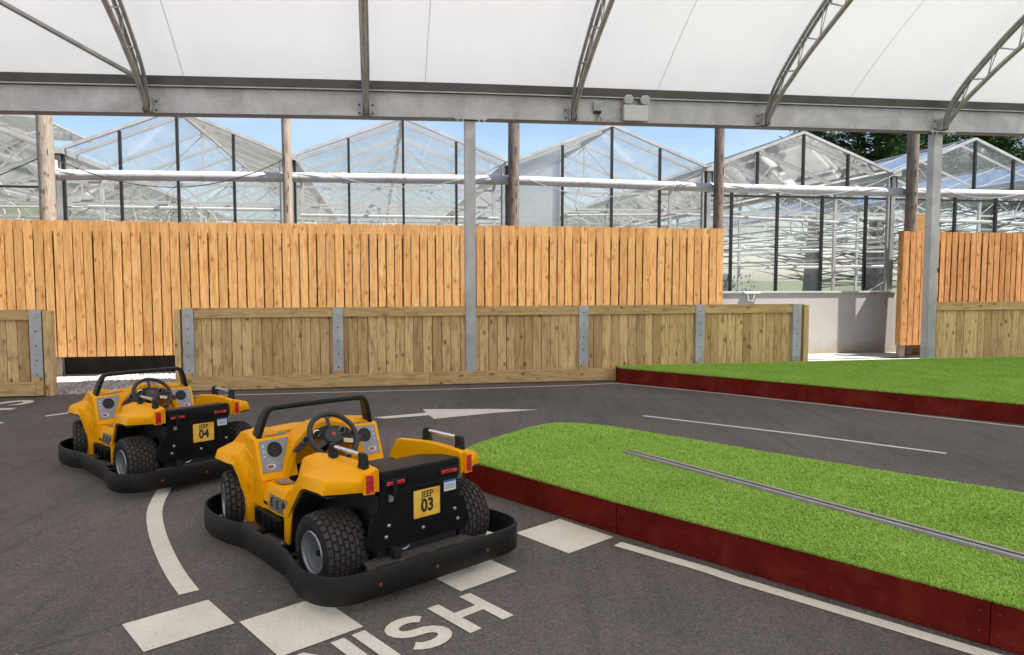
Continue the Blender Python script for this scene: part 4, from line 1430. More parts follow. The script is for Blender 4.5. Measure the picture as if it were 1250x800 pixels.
# guide slot in the turf: two grey strips with a black groove
d = (SL1 - SL0).normalized(); nr = Vector((-d.y, d.x)); SLE = SL0 + d * 5.2
T = isl
def strip(mb, o0, o1, z0, z1, t0=0.0):
    a = SL0 + d * t0; b_ = SLE
    P4 = [a + nr * o0, b_ + nr * o0, b_ + nr * o1, a + nr * o1]
    mb.add([(p.x, p.y, z0) for p in P4] + [(p.x, p.y, z1) for p in P4], [(0, 3, 2, 1), (4, 5, 6, 7), (0, 1, 5, 4), (1, 2, 6, 5), (2, 3, 7, 6), (3, 0, 4, 7)])
    return mb
sl = T.part('guide_rail', strip(strip(MB(), -.044, -.016, .206, .232), .016, .044, .206, .232, .05), M['strip'], bevel=.002)
T.part('groove', strip(MB(), -.0155, .0155, .206, .2285), M['black_strip'], parent=sl)
# far platform in front of the barrier
FAR = [(3.690, -0.085), (3.688, -0.31), (4.55, -1.25), (5.55, -2.42), (7.08, -4.24), (9.6, -7.5), (15.2, -7.5), (15.2, 0.0), (3.9, -0.085)]
turf_platform(FAR, 0.235, 'wide green turf platform with dark red front board at the right, before the far fences', 6, 12000, 0.018, near=0.0)

# ------------------------------------------------------------------ the karts
def torus_pts(c, R_, ax, n=28):
    """circle of radius R_ about unit axis ax"""
    ax = Vector(ax).normalized()
    u = ax.cross(Vector((1, 0, 0))).normalized() if abs(ax.x) < .9 else ax.cross(Vector((0, 1, 0))).normalized()
    v = ax.cross(u)
    return [Vector(c) + (u * math.cos(2 * math.pi * i / n) + v * math.sin(2 * math.pi * i / n)) * R_ for i in range(n)]

def wheel_meshes(Rr, W, nb, rows):
    """tyre (axis x, outer face at -W/2), blocks and rim, as MBs about the hub"""
    h = W / 2
    prof = [(-h + .012, .112), (-h + .001, .125), (-h - .004, Rr * .74), (-h + .004, Rr * .88), (-h + .022, Rr * .955), (-h * .45, Rr * .985), (0, Rr * .992), (h * .45, Rr * .985), (h - .022, Rr * .955), (h - .004, Rr * .88), (h + .004, Rr * .74), (h - .001, .125), (h - .012, .112)]
    t_ = MB().lathe(prof, (0, 0, 0), 0, 56)
    bl = MB()
    # arc-length param over the tread
    tread = [(-h + .004, Rr * .885), (-h + .018, Rr * .948), (-h * .62, Rr * .978), (-h * .3, Rr * .989), (0, Rr * .992), (h * .3, Rr * .989), (h * .62, Rr * .978), (h - .018, Rr * .948), (h - .004, Rr * .885)]
    L = [0]
    for a, b_ in zip(tread, tread[1:]): L.append(L[-1] + math.dist(a, b_))
    def tp(s, off):
        s = min(max(s, 0), L[-1])
        for i in range(len(tread) - 1):
            if s <= L[i + 1] + 1e-9:
                k = (s - L[i]) / (L[i + 1] - L[i]); a, b_ = tread[i], tread[i + 1]
                x, r_ = a[0] + (b_[0] - a[0]) * k, a[1] + (b_[1] - a[1]) * k
                nx, nr_ = -(b_[1] - a[1]), (b_[0] - a[0]); m = math.hypot(nx, nr_)
                return x + nx / m * off, r_ + nr_ / m * off
        return tread[-1]
    for r_ in range(rows):
        s0, s1 = L[-1] * r_ / rows + .0026, L[-1] * (r_ + 1) / rows - .0026
        for k in range(nb):
            a0 = 2 * math.pi * (k + (.5 if r_ % 2 else 0)) / nb; a1 = a0 + 2 * math.pi / nb - .0055 / Rr * 1.0 - .018
            ring = []
            for off, ins in ((0.0, 0), (0.0085, .0018)):
                for s, a in ((s0 + ins, a0 + ins * 5), (s1 - ins, a0 + ins * 5), (s1 - ins, a1 - ins * 5), (s0 + ins, a1 - ins * 5)):
                    x, rr = tp(s, off)
                    ring.append((x, rr * math.cos(a), rr * math.sin(a)))
            bl.add(ring, [(4, 5, 6, 7), (0, 1, 5, 4), (1, 2, 6, 5), (2, 3, 7, 6), (3, 0, 4, 7)])
    rim = MB().lathe([(-h + .004, .116), (-h - .002, .111), (-h + .001, .106), (-h + .012, .102), (-h + .016, .094), (-h + .034, .090), (-h + .038, .081), (-h + .060, .077), (-h + .064, .066), (-h + .092, .060), (-h + .096, .036), (-h + .080, .033), (-h + .076, .0)], (0, 0, 0), 0, 40)
    hub = MB().lathe([(-h + .080, .026), (-h + .058, .024), (-h + .054, .018), (-h + .054, 0)], (0, 0, 0), 0, 20)
    for k in range(4):
        a = k * math.pi / 2 + .4
        hub.lathe([(-h + .094, .008), (-h + .084, .008), (-h + .084, 0)], (0, math.cos(a) * .047, math.sin(a) * .047), 0, 6)
    back = MB().lathe([(h - .012, .113), (h - .03, .100), (h - .05, .09), (h - .05, 0)], (0, 0, 0), 0, 30)
    return t_, bl, rim, hub, back

def lin(a, b_, k): return a + (b_ - a) * k

def make_kart():
    root = empty('bumper_kart')
    P = lambda name, mb, mat, parent=root, **kw: mb.build(name, mat, parent, **kw)
    # ---------- bumper: closed band
    half = [(0.0, -.030), (.40, -.026), (.53, -.010), (.605, .030), (.650, .100), (.668, .185), (.663, .290), (.640, .400), (.618, .500), (.612, .60), (.610, .75), (.610, .95), (.612, 1.06), (.628, 1.13), (.652, 1.22), (.668, 1.33), (.672, 1.45), (.655, 1.57), (.610, 1.69), (.52, 1.78), (.40, 1.825), (.20, 1.84)]
    half = cr_interp(half, 4)
    loop = half + [(0.0, 1.842)] + [(-x, y) for x, y in half[::-1][:-1]]
    K = len(loop)
    band_o, nrm = [], []
    for i in range(K):
        a = Vector(loop[i - 1]); b_ = Vector(loop[(i + 1) % K]); d_ = (b_ - a).normalized()
        nrm.append(Vector((d_.y, -d_.x)))
    def ring(off, z): return [(loop[i][0] + nrm[i].x * off, loop[i][1] + nrm[i].y * off, z) for i in range(K)]
    rings = [ring(-.016, .062), ring(-.004, .056), ring(.001, .064), ring(.004, .13), ring(.001, .196), ring(-.003, .2035), ring(-.013, .2035), ring(-.017, .196), ring(-.018, .13)]
    mb = MB(); nR = len(rings)
    mb.add([p for r_ in rings for p in r_], [(r_ * K + i, r_ * K + (i + 1) % K, ((r_ + 1) % nR) * K + (i + 1) % K, ((r_ + 1) % nR) * K + i) for r_ in range(nR) for i in range(K)])
    bump_o = P('bumper', mb, M['k_bumper'], smooth=True)
    for x in (-.368, -.019, .329):
        P('bolt', MB().lathe([(-.028, .011), (-.034, .010), (-.036, .005), (-.034, .0045), (-.034, 0)], (x, 0, .121), 1, 12), M['k_rust'], bump_o)
    for sx in (-1, 1):
        for y in (.75, 1.0):
            b3 = MB().lathe([(sx * .615, .009), (sx * .620, .008), (sx * .620, 0)], (0, y, .125), 0, 10)
            P('bolt', b3, M['k_dark'], bump_o)
    # ---------- chassis
    mb = MB().box(-.36, .36, .20, 1.72, .075, .092)
    mb.box(-.30, -.26, .02, 1.80, .045, .0745).box(.26, .30, .02, 1.80, .045, .0745)
    mb.box(-.60, .60, .60, .64, .10, .13).box(-.60, .60, 1.10, 1.14, .10, .13)
    mb.tube([(-.5, .375, .2), (.5, .375, .2)], .018, 10).tube([(-.5, 1.45, .19), (.5, 1.45, .19)], .014, 10)
    P('chassis', mb, M['k_black'], bevel=.003)
    for sx in (-1, 1):
        x0, x1 = sorted((sx * .355, sx * .482))
        t_ = P('step_board', MB().box(x0, x1, .86, 1.44, .095, .107), M['k_board'], bevel=.003)
        b3 = MB()
        for y in (.885, 1.415):
            b3.lathe([(.107, .009), (.112, .007), (.112, 0)], (sx * .462, y, 0), 2, 10)
        P('bolt', b3, M['k_bolt'], t_)
        x0, x1 = sorted((sx * .34, sx * .475))
        P('board_edge', MB().box(x0, x1, .845, 1.45, .070, .0945), M['k_black'], t_)
    # rear shelf with slotted strips
    mb = MB()
    mb.add([(-.34, .19, .166), (.305, .175, .166), (.33, .075, .166), (-.365, .06, .166), (-.34, .19, .150), (.305, .175, .150), (.33, .075, .150), (-.365, .06, .150)],
           [(0, 1, 2, 3), (7, 6, 5, 4), (0, 4, 5, 1), (1, 5, 6, 2), (2, 6, 7, 3), (3, 7, 4, 0)])
    sh = P('rear_shelf', mb, M['k_board'], bevel=.003)
    mb = MB().box(-.40, .38, .052, .058, .172, .181).box(-.40, .38, .018, .026, .168, .178)
    for x in (-.37, -.19, .0, .19, .36): mb.box(x - .02, x + .02, .0262, .0518, .172, .1795)
    P('slotted_strip', mb, M['k_board'], sh)
    # ---------- yellow body
    mb = MB()
    def sec(v, pts): return [(u, v + dv, z) for (u, z, dv) in pts]
    def fender(sts):
        secs = []
        for (v, it, zt, ot, zs, eu, ez, fu, fz, dvs) in sts:
            dv = dvs
            secs.append([(.268, v + dv[0], fz + .0), (.270, v + dv[0], zt - .012), (.284, v + dv[0], zt), (ot, v + dv[1], zt - .002), (ot + .014, v + dv[1] + .002, zt - .014),
                         (ot + .032, v + dv[2], zs + .006), (ot + .05, v + dv[2], zs), (eu, v + dv[3], ez), (fu, v + dv[4], fz), (fu - .03, v + dv[4], fz + .004), (.33, v + dv[0], fz + .02)])
        return secs
    Z0 = (0, 0, 0, 0, 0)
    #   v   | T u,z | S u,z | E u,z | F u,z | forward shift of T,S,E,F
    def shell(sts, zi=.02):
        secs = []
        for v, T_, S_, E_, F_, d in sts:
            secs.append([(.268, v, F_[1] + .006), (.270, v, T_[1] + .012), (.290, v, T_[1] + .018), (T_[0] - .012, v + d[0], T_[1] + .004), (T_[0], v + d[0], T_[1] - .006),
                         (S_[0] - .006, v + d[1], S_[1] + .008), (S_[0] + .008, v + d[1], S_[1]), (E_[0] - .008, v + d[2], E_[1] + .003), (E_[0], v + d[2], E_[1] - .005), (F_[0], v + d[3], F_[1]), (F_[0] - .02, v + d[3], F_[1] + .003)])
        return secs
    Z0 = (0, 0, 0, 0)
    mb.loft(shell([
        (.130, (.337, .640), (.362, .600), (.498, .594), (.520, .530), (.004, .022, .140, .142)),
        (.165, (.340, .648), (.370, .610), (.500, .598), (.520, .533), (0, 0, .112, .114)),
        (.320, (.345, .652), (.376, .612), (.502, .600), (.520, .535), Z0),
        (.480, (.352, .648), (.385, .606), (.502, .594), (.516, .524), Z0),
        (.550, (.356, .641), (.392, .600), (.499, .584), (.506, .500), Z0),
        (.600, (.358, .636), (.396, .584), (.492, .560), (.496, .463), Z0),
        (.680, (.361, .627), (.402, .546), (.474, .508), (.476, .404), Z0),
        (.760, (.364, .618), (.406, .500), (.458, .440), (.460, .340), Z0),
        (.800, (.365, .606), (.406, .458), (.450, .395), (.452, .300), Z0),
        (.840, (.360, .550), (.402, .405), (.444, .345), (.445, .262), Z0),
        (.900, (.350, .462), (.396, .362), (.436, .290), (.437, .240), Z0),
        (.960, (.340, .398), (.388, .350), (.424, .300), (.427, .238), Z0)]))
    # rear leg, a thin strip down to the step board
    mb.loft([[(.405, y0, z), (.441, y0 - .003, z), (.437, y1, z), (.405, y1, z)] for z, y0, y1 in ((.100, .845, .905), (.108, .842, .908), (.24, .812, .905), (.32, .786, .880))])
    # side panel below the sill
    mb.loft([[(.405, y, zb), (.424, y, zb), (.420, y, .34), (.400, y, .388), (.285, y, .397), (.285, y, .37), (.37, y, .365)] for y, zb in ((.93, .235), (1.05, .230), (1.25, .232), (1.36, .22), (1.42, .22))])
    mb.loft([[(.400, y, .225), (.425, y, .225), (.437, y, zt), (.400, y, zt)] for y, zt in ((1.216, .405), (1.296, .615), (1.43, .63))])
    # front leg leaning forward into the wing
    mb.loft([[(ui, vi, z), (uo, vo, z), (uf, vf, z), (ui, vf - .01, z)] for z, ui, vi, uo, vo, uf, vf in (
        (.104, .382, 1.350, .452, 1.372, .462, 1.430), (.112, .376, 1.348, .457, 1.372, .466, 1.432), (.272, .378, 1.366, .458, 1.402, .464, 1.440), (.385, .396, 1.425, .470, 1.408, .482, 1.470), (.465, .406, 1.470, .484, 1.440, .508, 1.500), (.520, .412, 1.505, .490, 1.468, .500, 1.530))])
    # front fender: inner block and outward wing
    mb.loft(shell([
        (1.330, (.432, .640), (.436, .52), (.440, .44), (.440, .300), Z0),
        (1.400, (.430, .655), (.436, .56), (.442, .47), (.444, .330), Z0),
        (1.445, (.426, .660), (.434, .57), (.468, .500), (.480, .430), Z0),
        (1.480, (.422, .658), (.432, .572), (.491, .508), (.512, .462), Z0),
        (1.560, (.410, .648), (.425, .565), (.503, .515), (.521, .460), Z0),
        (1.650, (.392, .626), (.412, .556), (.504, .514), (.521, .459), Z0),
        (1.755, (.365, .585), (.395, .545), (.502, .512), (.520, .457), Z0),
        (1.840, (.335, .530), (.365, .520), (.420, .500), (.432, .448), Z0)]))
    # dash: yellow upright each side of the cowl
    mb.loft([[(x, 1.21, .395), (x, 1.300, zt - .012), (x, 1.312, zt), (x, 1.44, zt), (x, 1.44, .395)] for x, zt in ((.438, .640), (.30, .640), (.195, .646))])
    # sloping cheek under the dash panel narrows towards the footwell
    mb.mirror_x()
    # centre cowl arch: an inverted U, its band seen from behind
    def archp(w, zt, r_, y):
        pts = []
        prof = [(-w * 1.16, .39), (-w * 1.02, .50), (-w * .82, .60), (-w * .52, .672), (-w * .2, .703), (0, .708), (w * .2, .703), (w * .52, .672), (w * .82, .60), (w * 1.02, .50), (w * 1.16, .39)]
        return [(x, y, z + zt) for x, z in prof]
    outer0 = archp(.265, .006, 0, 1.205); inner0 = archp(.228, -.022, 0, 1.200)
    outer1 = archp(.275, .004, 0, 1.36); inner1 = archp(.228, -.022, 0, 1.36)
    k = len(outer0)
    vs = outer0 + inner0 + outer1 + inner1
    fs = []
    for i in range(k - 1):
        fs += [(i, i + 1, k + i + 1, k + i), (i, 2 * k + i, 2 * k + i + 1, i + 1), (k + i, k + i + 1, 3 * k + i + 1, 3 * k + i)]
    mb.add(vs, fs)
    # bonnet
    mb.loft([[(-w, y, .42), (-w, y, z - .03), (-w + .05, y, z), (0, y, z + .012), (w - .05, y, z), (w, y, z - .03), (w, y, .42)] for y, w, z in ((1.38, .30, .655), (1.55, .30, .645), (1.72, .295, .615), (1.80, .285, .575), (1.82, .28, .53))])
    # front panel with grille opening below
    mb.box(-.30, .30, 1.80, 1.825, .20, .44)
    body = P('body', mb, M['yellow'], bevel=.0075, seg=3)
    # ---------- black interior
    mb = MB()
    mb.box(-.36, .36, .80, 1.60, .108, .125)
    mb.box(-.262, .262, .17, .86, .10, .50)                 # boot walls and seat base
    mb.box(-.365, -.345, .80, 1.40, .12, .385).box(.345, .365, .80, 1.40, .12, .385)
    mb.box(-.30, .30, 1.41, 1.43, .11, .60)
    P('footwell', mb, M['k_dark'])
    for sx in (-1, 1):
        ln_ = MB()
        path_ = [(.255, .5235), (.48, .512), (.55, .490), (.60, .452), (.68, .393), (.76, .330), (.798, .288), (.806, .230), (.835, .100)]
        x0_, secs_ = .262, []
        for (v_, z_), uo in zip(path_, (.505, .502, .492, .480, .462, .446, .437, .434, .430)):
            secs_.append([(sx * x0_, v_, z_), (sx * uo, v_, z_), (sx * uo, v_ - .004, z_ - .004), (sx * x0_, v_ - .004, z_ - .004)])
        ln_.loft(secs_)
        P('wheel_arch_liner', ln_, M['k_dark'])
        lf_ = MB()
        secs_ = [[(sx * .262, v_, z_), (sx * uo, v_, z_), (sx * uo, v_ + .004, z_ - .004), (sx * .262, v_ + .004, z_ - .004)] for v_, z_, uo in ((1.445, .10, .455), (1.45, .27, .455), (1.50, .42, .485), (1.54, .448, .50), (1.80, .440, .50))]
        lf_.loft(secs_)
        P('wheel_arch_liner', lf_, M['k_dark'])
    mb = MB(); mb.loft([[(-.255, y, z0), (-.255, y, z1), (.255, y, z1), (.255, y, z0)] for y, z0, z1 in ((.50, .30, .575), (.56, .30, .56), (.60, .30, .44), (.64, .28, .37), (.86, .28, .375), (.885, .28, .35))])
    P('seat', mb, M['k_black'], bevel=.015, seg=3)
    # ---------- rear boot: panel, lid
    mb = MB().prism([(-.250, .528), (-.250, .44), (-.262, .415), (-.300, .400), (-.312, .375), (-.338, .262), (-.328, .232), (-.290, .212), (.290, .212), (.328, .232), (.338, .262), (.312, .375), (.300, .400), (.262, .415), (.250, .44), (.250, .528)], 1, .148, .166)
    panel = P('rear_panel', mb, M['k_box'], bevel=.004)
    mb = MB(); mb.loft([[(-.252, y, z0), (-.252, y, z1), (.252, y, z1), (.252, y, z0)] for y, z0, z1 in ((.128, .532, .628), (.134, .532, .636), (.30, .532, .622), (.50, .500, .585), (.515, .500, .578))])
    lid = P('boot_lid', mb, M['k_box'], bevel=.005)
    P('lid_lip', MB().box(-.254, .254, .141, .1475, .514, .531), M['k_black'], lid)
    # lower valance in deep shade and side skirts
    P('valance', MB().box(-.27, .27, .20, .24, .095, .26).box(-.20, -.16, .10, .24, .168, .22), M['k_dark'])
    # bolts
    for x, z in ((-.204, .338), (-.222, .280), (.016, .279), (.232, .339), (.254, .277)):
        P('bolt', MB().lathe([(.148, .011), (.141, .010), (.138, .006), (.138, 0)], (x, 0, z), 1, 10), M['k_bolt'], panel)
    # number plate
    pl = P('number_plate', MB().box(-.048, .127, .138, .1475, .338, .492), M['k_plate'], bevel=.004)
    # sticker, reflectors, latch, tow hook
    stk = P('warning_label', MB().box(.160, .242, .1455, .1475, .450, .523), M['k_white'])
    P('label_header', MB().box(.162, .240, .1445, .1453, .500, .521), M['k_blue'], stk)
    tl_ = MB()
    for k in range(4): tl_.box(.168, .232, .1447, .1453, .462 + k * .008, .465 + k * .008)
    P('label_print', tl_, M['k_silver'], stk)
    for a, b_ in ((-.236, -.122), (.118, .226)):
        rf = P('reflector_holder', MB().box(a - .008, b_ + .010, .118, .1275, .556, .592), M['k_black'], bevel=.003)
        P('reflector', MB().box(a + .002, b_ - .002, .110, .1175, .562, .582), M['k_red'], rf, bevel=.003)
    lt = P('latch', MB().box(-.186 - .012, -.186 + .012, .104, .1275, .500, .585).box(-.206, -.176, .130, .1475, .505, .530), M['k_black'], bevel=.003)
    P('hasp', MB().box(-.206, -.180, .136, .1475, .468, .508).tube([(-.198, .130, .480), (-.188, .126, .480), (-.188, .126, .495), (-.198, .130, .495)], .003, 6, closed=True), M['k_bolt'], lt)
    th = MB().tube([(-.12, .185, .18), (-.09, .165, .182), (-.065, .170, .19), (-.06, .19, .205), (-.07, .20, .215)], .006, 8)
    th.box(-.14, -.07, .185, .225, .168, .176)
    P('tow_hook', th, M['k_bolt'])
    # tail lights on the slanting fender ends
    for sx in (-1, 1):
        fr = MB(); ln = MB()
        def tlp(w0, w1, z0, z1, o):
            a = []
            for (u, z) in ((.298 + w0, z0), (.298 + w1, z0), (.300 + w1 * .93, z1), (.300 + w0, z1)):
                v = .130 + max(0, (u - .335)) * .55 - o
                a.append((sx * u, v, z))
            return a
        A_ = tlp(.000, .056, .533, .640, .004); B_ = tlp(.000, .056, .533, .640, -.012)
        fr.add(A_ + B_, [(0, 1, 2, 3), (4, 7, 6, 5), (0, 4, 5, 1), (1, 5, 6, 2), (2, 6, 7, 3), (3, 7, 4, 0)])
        A_ = tlp(.006, .048, .540, .634, .008); B_ = tlp(.006, .048, .540, .634, -.002)
        ln.add(A_ + B_, [(0, 1, 2, 3), (4, 7, 6, 5), (0, 4, 5, 1), (1, 5, 6, 2), (2, 6, 7, 3), (3, 7, 4, 0)])
        t_ = P('tail_light', ln, M['k_red'], bevel=.002)
        P('trim', fr, M['yellow'], t_)
    # ---------- grab rails
    for sx in (-1, 1):
        x = sx * .317
        rl = P('grab_rail', MB().tube([(x, .50, .716), (x, .24, .722)], .0125, 14), M['k_chrome'], smooth=True)
        def mount(y, s_):
            m_ = MB()
            m_.loft([[(x + dx * w, y + s_ * dy, z) for dx, dy in ((-1, -.03 + a), (1, -.03 + a), (1, .03 + b2), (-1, .03 + b2))] for z, w, a, b2 in ((.655, .020, -.008, .004), (.672, .017, 0, 0), (.700, .0165, .004, .0), (.722, .0165, .004, -.006), (.735, .013, .008, -.016))])
            return m_
        P('mount', mount(.525, 1), M['k_black'], rl, bevel=.006, seg=2)
        P('mount', mount(.205, -1), M['k_black'], rl, bevel=.006, seg=2)
    # ---------- windscreen frame
    path = [(-.402, 1.365, .628), (-.395, 1.356, .66), (-.368, 1.335, .755), (-.352, 1.326, .795), (-.338, 1.322, .815), (-.315, 1.320, .824), (-.15, 1.318, .8265), (0, 1.318, .827)]
    path = path + [(-x, y, z) for x, y, z in path[::-1][1:]]
    wd = [.050, .048, .041, .035, .031, .027, .025, .025]; wd = wd + wd[::-1][1:]
    secs = []
    for i, (p, w) in enumerate(zip(path, wd)):
        a = Vector(path[max(i - 1, 0)]); b_ = Vector(path[min(i + 1, len(path) - 1)]); d_ = (b_ - a).normalized()
        yy = Vector((0, 1, 0)); yy = (yy - d_ * yy.dot(d_)).normalized(); nn = d_.cross(yy)
        c_ = Vector(p)
        th_ = .0155
        secs.append([tuple(c_ + yy * w * a_ + nn * th_ * b2) for a_, b2 in ((-1, -.5), (-.8, -1), (.8, -1), (1, -.5), (1, .5), (.8, 1), (-.8, 1), (-1, .5))])
    P('windscreen_frame', MB().loft(secs), M['k_black'], smooth=True)
    # ---------- dash panels
    for sx in (-1, 1):
        quad = [(sx * .414, 1.2975, .628), (sx * .212, 1.2985, .634), (sx * .285, 1.226, .440), (sx * .416, 1.226, .440)]
        # the upright slopes from (1.21,.395) to (1.30,.628)
        def on(u, z, o): 
            k = (z - .395) / (.628 - .395); return (sx * u, 1.21 + .09 * k - o, z)
        A_ = [on(.414, .624, .004), on(.215, .630, .004), on(.245, .56, .004), on(.290, .438, .004), on(.418, .440, .004)]
        B_ = [on(.414, .624, -.004), on(.215, .630, -.004), on(.245, .56, -.004), on(.290, .438, -.004), on(.418, .440, -.004)]
        mb = MB(); mb.add(A_ + B_, [(0, 1, 2, 3, 4), (9, 8, 7, 6, 5)] + [(i, i + 5, (i + 1) % 5 + 5, (i + 1) % 5) for i in range(5)])
        dp = P('dash_panel', mb, M['k_silver'], bevel=.002)
        c_ = Vector(on(.322, .568, .0045)); up = Vector(on(.322, .6, 0)) - Vector(on(.322, .5, 0)); up.normalize(); xx = Vector((1, 0, 0)); nn = up.cross(xx) if up.cross(xx).y < 0 else -up.cross(xx)
        sb_ = MB()
        for rr, w in ((.045, .003),):
            sb_.tube([c_ + nn * .002 + xx * math.cos(q / 24 * 6.2832) * rr + up * math.sin(q / 24 * 6.2832) * rr for q in range(24)], w, 6, closed=True)
        for q in (-3, -2, -1, 0, 1, 2, 3):
            hw = math.sqrt(max(0, .041 ** 2 - (q * .011) ** 2))
            sb_.bar(c_ + nn * .002 + up * q * .011 - xx * hw, c_ + nn * .002 + up * q * .011 + xx * hw, .0052, .004)
        P('speaker_grille', sb_, M['k_box'], dp)
        disc = MB(); disc.add([c_ + nn * .0006 + xx * math.cos(q / 20 * 6.2832) * .044 + up * math.sin(q / 20 * 6.2832) * .044 for q in range(20)], [tuple(range(20))])
        P('speaker', disc, M['grey_dark'], dp)
        c2 = Vector(on(.362, .472, .0045))
        bd = MB(); bd.add([c2 + nn * .001 + xx * math.cos(q / 16 * 6.2832) * .030 + up * math.sin(q / 16 * 6.2832) * .016 for q in range(16)], [tuple(range(16))])
        P('badge', bd, M['k_white'], dp)
        bd = MB(); bd.add([c2 + nn * .002 - xx * .004 + xx * math.cos(q / 16 * 6.2832) * .021 + up * math.sin(q / 16 * 6.2832) * .011 for q in range(16)], [tuple(range(16))])
        P('badge_mark', bd, M['k_badge_red'], dp)
        dots = MB()
        for z in (.595, .565, .535):
            c3 = Vector(on(.393, z, .005)); dots.bar(c3 - up * .006, c3 + up * .006, .008, .002, up=tuple(nn))
        P('print_dots', dots, M['k_white'], dp)
        # silver sill behind the frame foot and foil patch on the side sill
        x0, x1 = sorted((sx * .355, sx * .21))
        P('dash_top_trim', MB().box(x0, x1, 1.325, 1.375, .644, .650), M['k_silver'], dp)
        x0, x1 = sorted((sx * .293, sx * .385))
        P('sill_patch', MB().add([(x0, 1.02, .3995), (x1, 1.05, .3975), (x1, 1.19, .3975), (x0, 1.19, .3995)], [(0, 1, 2, 3)]) or None, M['k_patch']) if 0 else None
        q_ = MB(); q_.add([(sx * .292, 1.03, .4005), (sx * .375, 1.06, .4), (sx * .375, 1.175, .4), (sx * .292, 1.185, .4005)], [(0, 1, 2, 3)])
        P('sill_patch', q_, M['k_patch'])
        # step box and side lettering
        x0, x1 = sorted((sx * .40, sx * .455))
        sb2 = MB().box(x0, x1, .925, 1.285, .130, .226)
        for q in range(4):
            xa, xb = sorted((sx * .4552, sx * .462))
            sb2.box(xa, xb, .950 + q * .085, 1.010 + q * .085, .140, .218)
        P('side_step', sb2, M['k_box'], bevel=.006)
        for q, ch in enumerate('JEEP'):
            v_ = 1.165 - q * .078 if sx < 0 else .931 + q * .078
            f0 = Vector((sx * .4245, v_, .296)); ydir = Vector((-sx * .10, 0, 1)); xdir = Vector((0, sx, 0))
            F_ = frame(f0, xdir, ydir)
            pm_ = MB(); hw = .033
            if q: 
                pq = [F_ @ Vector(p) for p in ((-hw, -.045, 0), (hw, -.045, 0), (hw, .045, 0), (-hw, .045, 0), (-hw, -.045, .004), (hw, -.045, .004), (hw, .045, .004), (-hw, .045, .004))]
                pm_.add(pq, [(0, 3, 2, 1), (4, 5, 6, 7), (0, 1, 5, 4), (1, 2, 6, 5), (2, 3, 7, 6), (3, 0, 4, 7)])
                pp = P('letter_plaque', pm_, M['k_patch'])
                text_obj('letter', ch, .068, M['k_dark'], pp, F_ @ Matrix.Translation((0, 0, .0055)), extrude=.0012, offset=.003)
            else:
                pp = P('letter_plaque', MB().bar(F_ @ Vector((-.028, -.018, .003)), F_ @ Vector((.024, -.022, .003)), .012, .02), M['k_chrome'])
    # instruments on the cowl
    for x, z, r_, mt in ((-.165, .622, .026, 'k_silver'), (.165, .622, .026, 'k_silver'), (-.222, .585, .012, 'k_badge_red'), (.222, .585, .012, 'k_badge_red'), (-.09, .652, .026, 'k_chrome'), (.09, .652, .026, 'k_silver')):
        g_ = P('gauge', MB().lathe([(1.165, r_), (1.158, r_), (1.156, r_ * .82), (1.161, r_ * .78), (1.161, 0)], (x, 0, z), 1, 18), M[mt], smooth=True)
        if r_ > .02:
            P('gauge_face', MB().lathe([(1.1605, r_ * .72), (1.1595, 0)], (x, 0, z), 1, 16), M['k_dark'], g_)
    # fascia behind the wheel
    fas = MB(); pr = [(-.25, .56), (-.205, .60), (-.13, .662), (-.05, .684), (.05, .684), (.13, .662), (.205, .60), (.25, .56), (.215, .545), (.165, .585), (.10, .615), (-.10, .615), (-.165, .585), (-.215, .545)]
    fas.prism(pr, 1, 1.166, 1.18)
    P('fascia', fas, M['grey_dark'])
    # ---------- steering wheel
    ax = Vector((0, -.72, .58)).normalized()
    c_ = Vector((-.010, 1.090, .640))
    sw = P('steering_wheel', MB().tube(torus_pts(c_, .158, ax, 36), .0165, 10, closed=True), M['k_wheelblk'], smooth=True)
    upv = (Vector((0, 0, 1)) - ax * ax.z).normalized(); rt = Vector((1, 0, 0))
    sp_ = MB()
    for a in (205, 335, 90):
        d_ = rt * math.cos(R(a)) + upv * math.sin(R(a))
        sp_.bar(c_ - ax * .02 + d_ * .03, c_ + d_ * .150, .036 if a != 90 else .022, .012, up=tuple(ax))
    P('spoke', sp_, M['k_wheelblk'], sw, bevel=.003)
    hb = MB(); 
    def disc_loft(mb, c, prof, n=24):
        rings = [[tuple(c + ax * h + (rt * math.cos(2 * math.pi * q / n) + upv * math.sin(2 * math.pi * q / n)) * r_) for q in range(n)] for h, r_ in prof]
        mb.loft(rings)
    disc_loft(hb, c_ - ax * .02, [(0, .055), (.018, .060), (.028, .052), (.031, .03)])
    P('hub', hb, M['k_wheelblk'], sw, smooth=True)
    hb = MB(); disc_loft(hb, c_ + upv * .008, [(.0115, .014), (.013, .013)])
    P('hub_badge', hb, M['k_badge_red'], sw)
    hb = MB(); hb.bar(c_ + rt * .055 - upv * .045 + ax * .006, c_ + rt * .115 - upv * .060 + ax * .006, .030, .003, up=tuple(ax))
    P('wheel_label', hb, M['k_cream'], sw)
    P('steering_column', MB().tube([c_ - ax * .02, c_ - ax * .22], .022, 12), M['k_black'], sw, smooth=True)
    # ---------- front details
    for sx in (-1, 1):
        P('headlight', MB().lathe([(1.825, .055), (1.84, .05), (1.845, 0)], (sx * .24, 0, .50), 1, 20), M['k_silver'], smooth=True)
    gr = MB()
    for k in range(7): gr.box(-.12 + k * .04 - .008, -.12 + k * .04 + .008, 1.826, 1.832, .26, .42)
    P('grille', gr, M['k_dark'])
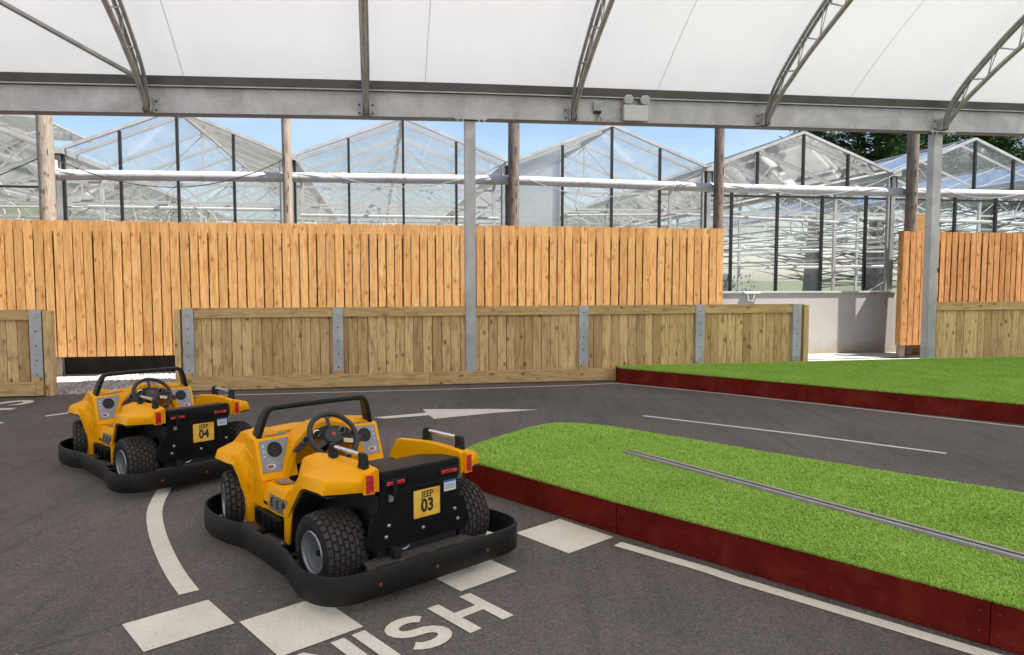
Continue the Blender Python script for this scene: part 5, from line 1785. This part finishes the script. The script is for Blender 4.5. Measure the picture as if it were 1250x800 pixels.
    # ---------- wheels
    for (wx, wy, wz, Rr, W, steer) in ((.416, .378, .208, .202, .232, 0), (.446, 1.605, .196, .190, .146, -15)):
        t_, bl, rim, hub, back = wheel_meshes(Rr, W, 27 if W > .17 else 26, 8 if W > .17 else 5)
        for sx in (-1, 1):
            rz = R(steer) + (0 if sx < 0 else math.pi)
            hubo = empty('wheel', (sx * wx, wy, wz)); hubo.parent = root
            hubo.rotation_euler = (R(17 if sx > 0 else 0), 0, rz)
            hubo.rotation_mode = 'XYZ'
            P('tyre', t_, M['k_groove'], hubo, smooth=True)
            P('tread', bl, M['k_tyre'], hubo)
            P('rim', rim, M['k_rim'], hubo, smooth=True)
            P('hub', hub, M['k_rim'], hubo)
            P('rim_back', back, M['k_dark'], hubo)
    return root
M['grey_dark'] = simple('charcoal fascia', (0.07, 0.072, 0.078), 0.5, 0, 0.15, 20)
M['k_badge_red'] = simple('red badge', (0.50, 0.03, 0.05), 0.35, 0, 0.2, 60)
M['k_wheelblk'] = simple('steering wheel rubber', (0.028, 0.029, 0.031), 0.55, 0, 0.15, 20)
M['k_cream'] = simple('cream label', (0.58, 0.50, 0.34), 0.5, 0, 0.1, 20)

kart = make_kart()
def kids(o): return [c for c in bpy.data.objects if c.parent == o]
def copy_tree(o, parent=None):
    c = o.copy(); COL.objects.link(c)
    if parent: c.parent = parent
    for ch in kids(o): copy_tree(ch, c)
    return c
kart2 = copy_tree(kart)
kart.location = (-0.401, 3.840, 0.0); kart.rotation_euler = (0, 0, R(42.04))
kart2.location = (-2.409, 5.743, 0.0); kart2.rotation_euler = (0, 0, R(46.56)); kart2.scale = (.966,) * 3
def plate_text(k, num):
    pl = [c for c in kids(k) if c.name.startswith('number_plate')][0]
    F_ = frame((.0395, .1372, .4635), (1, 0, 0), (0, 0, 1))
    text_obj('plate_lettering', 'JEEP', .050, M['k_dark'], pl, F_, extrude=.0006, offset=.0009, xs=.90)
    F_ = frame((.0395, .1372, .400), (1, 0, 0), (0, 0, 1))
    text_obj('plate_number', num, .098, M['k_dark'], pl, F_, extrude=.0006, offset=.0034, xs=.86)
plate_text(kart, '03'); plate_text(kart2, '04')
tag(kart, 'nearer orange off-road style bumper kart with plate 03, beside the turf island', 'bumper kart', 'orange bumper karts parked on the track')
tag(kart2, 'farther orange off-road style bumper kart with plate 04, near the gravel gap', 'bumper kart', 'orange bumper karts parked on the track')
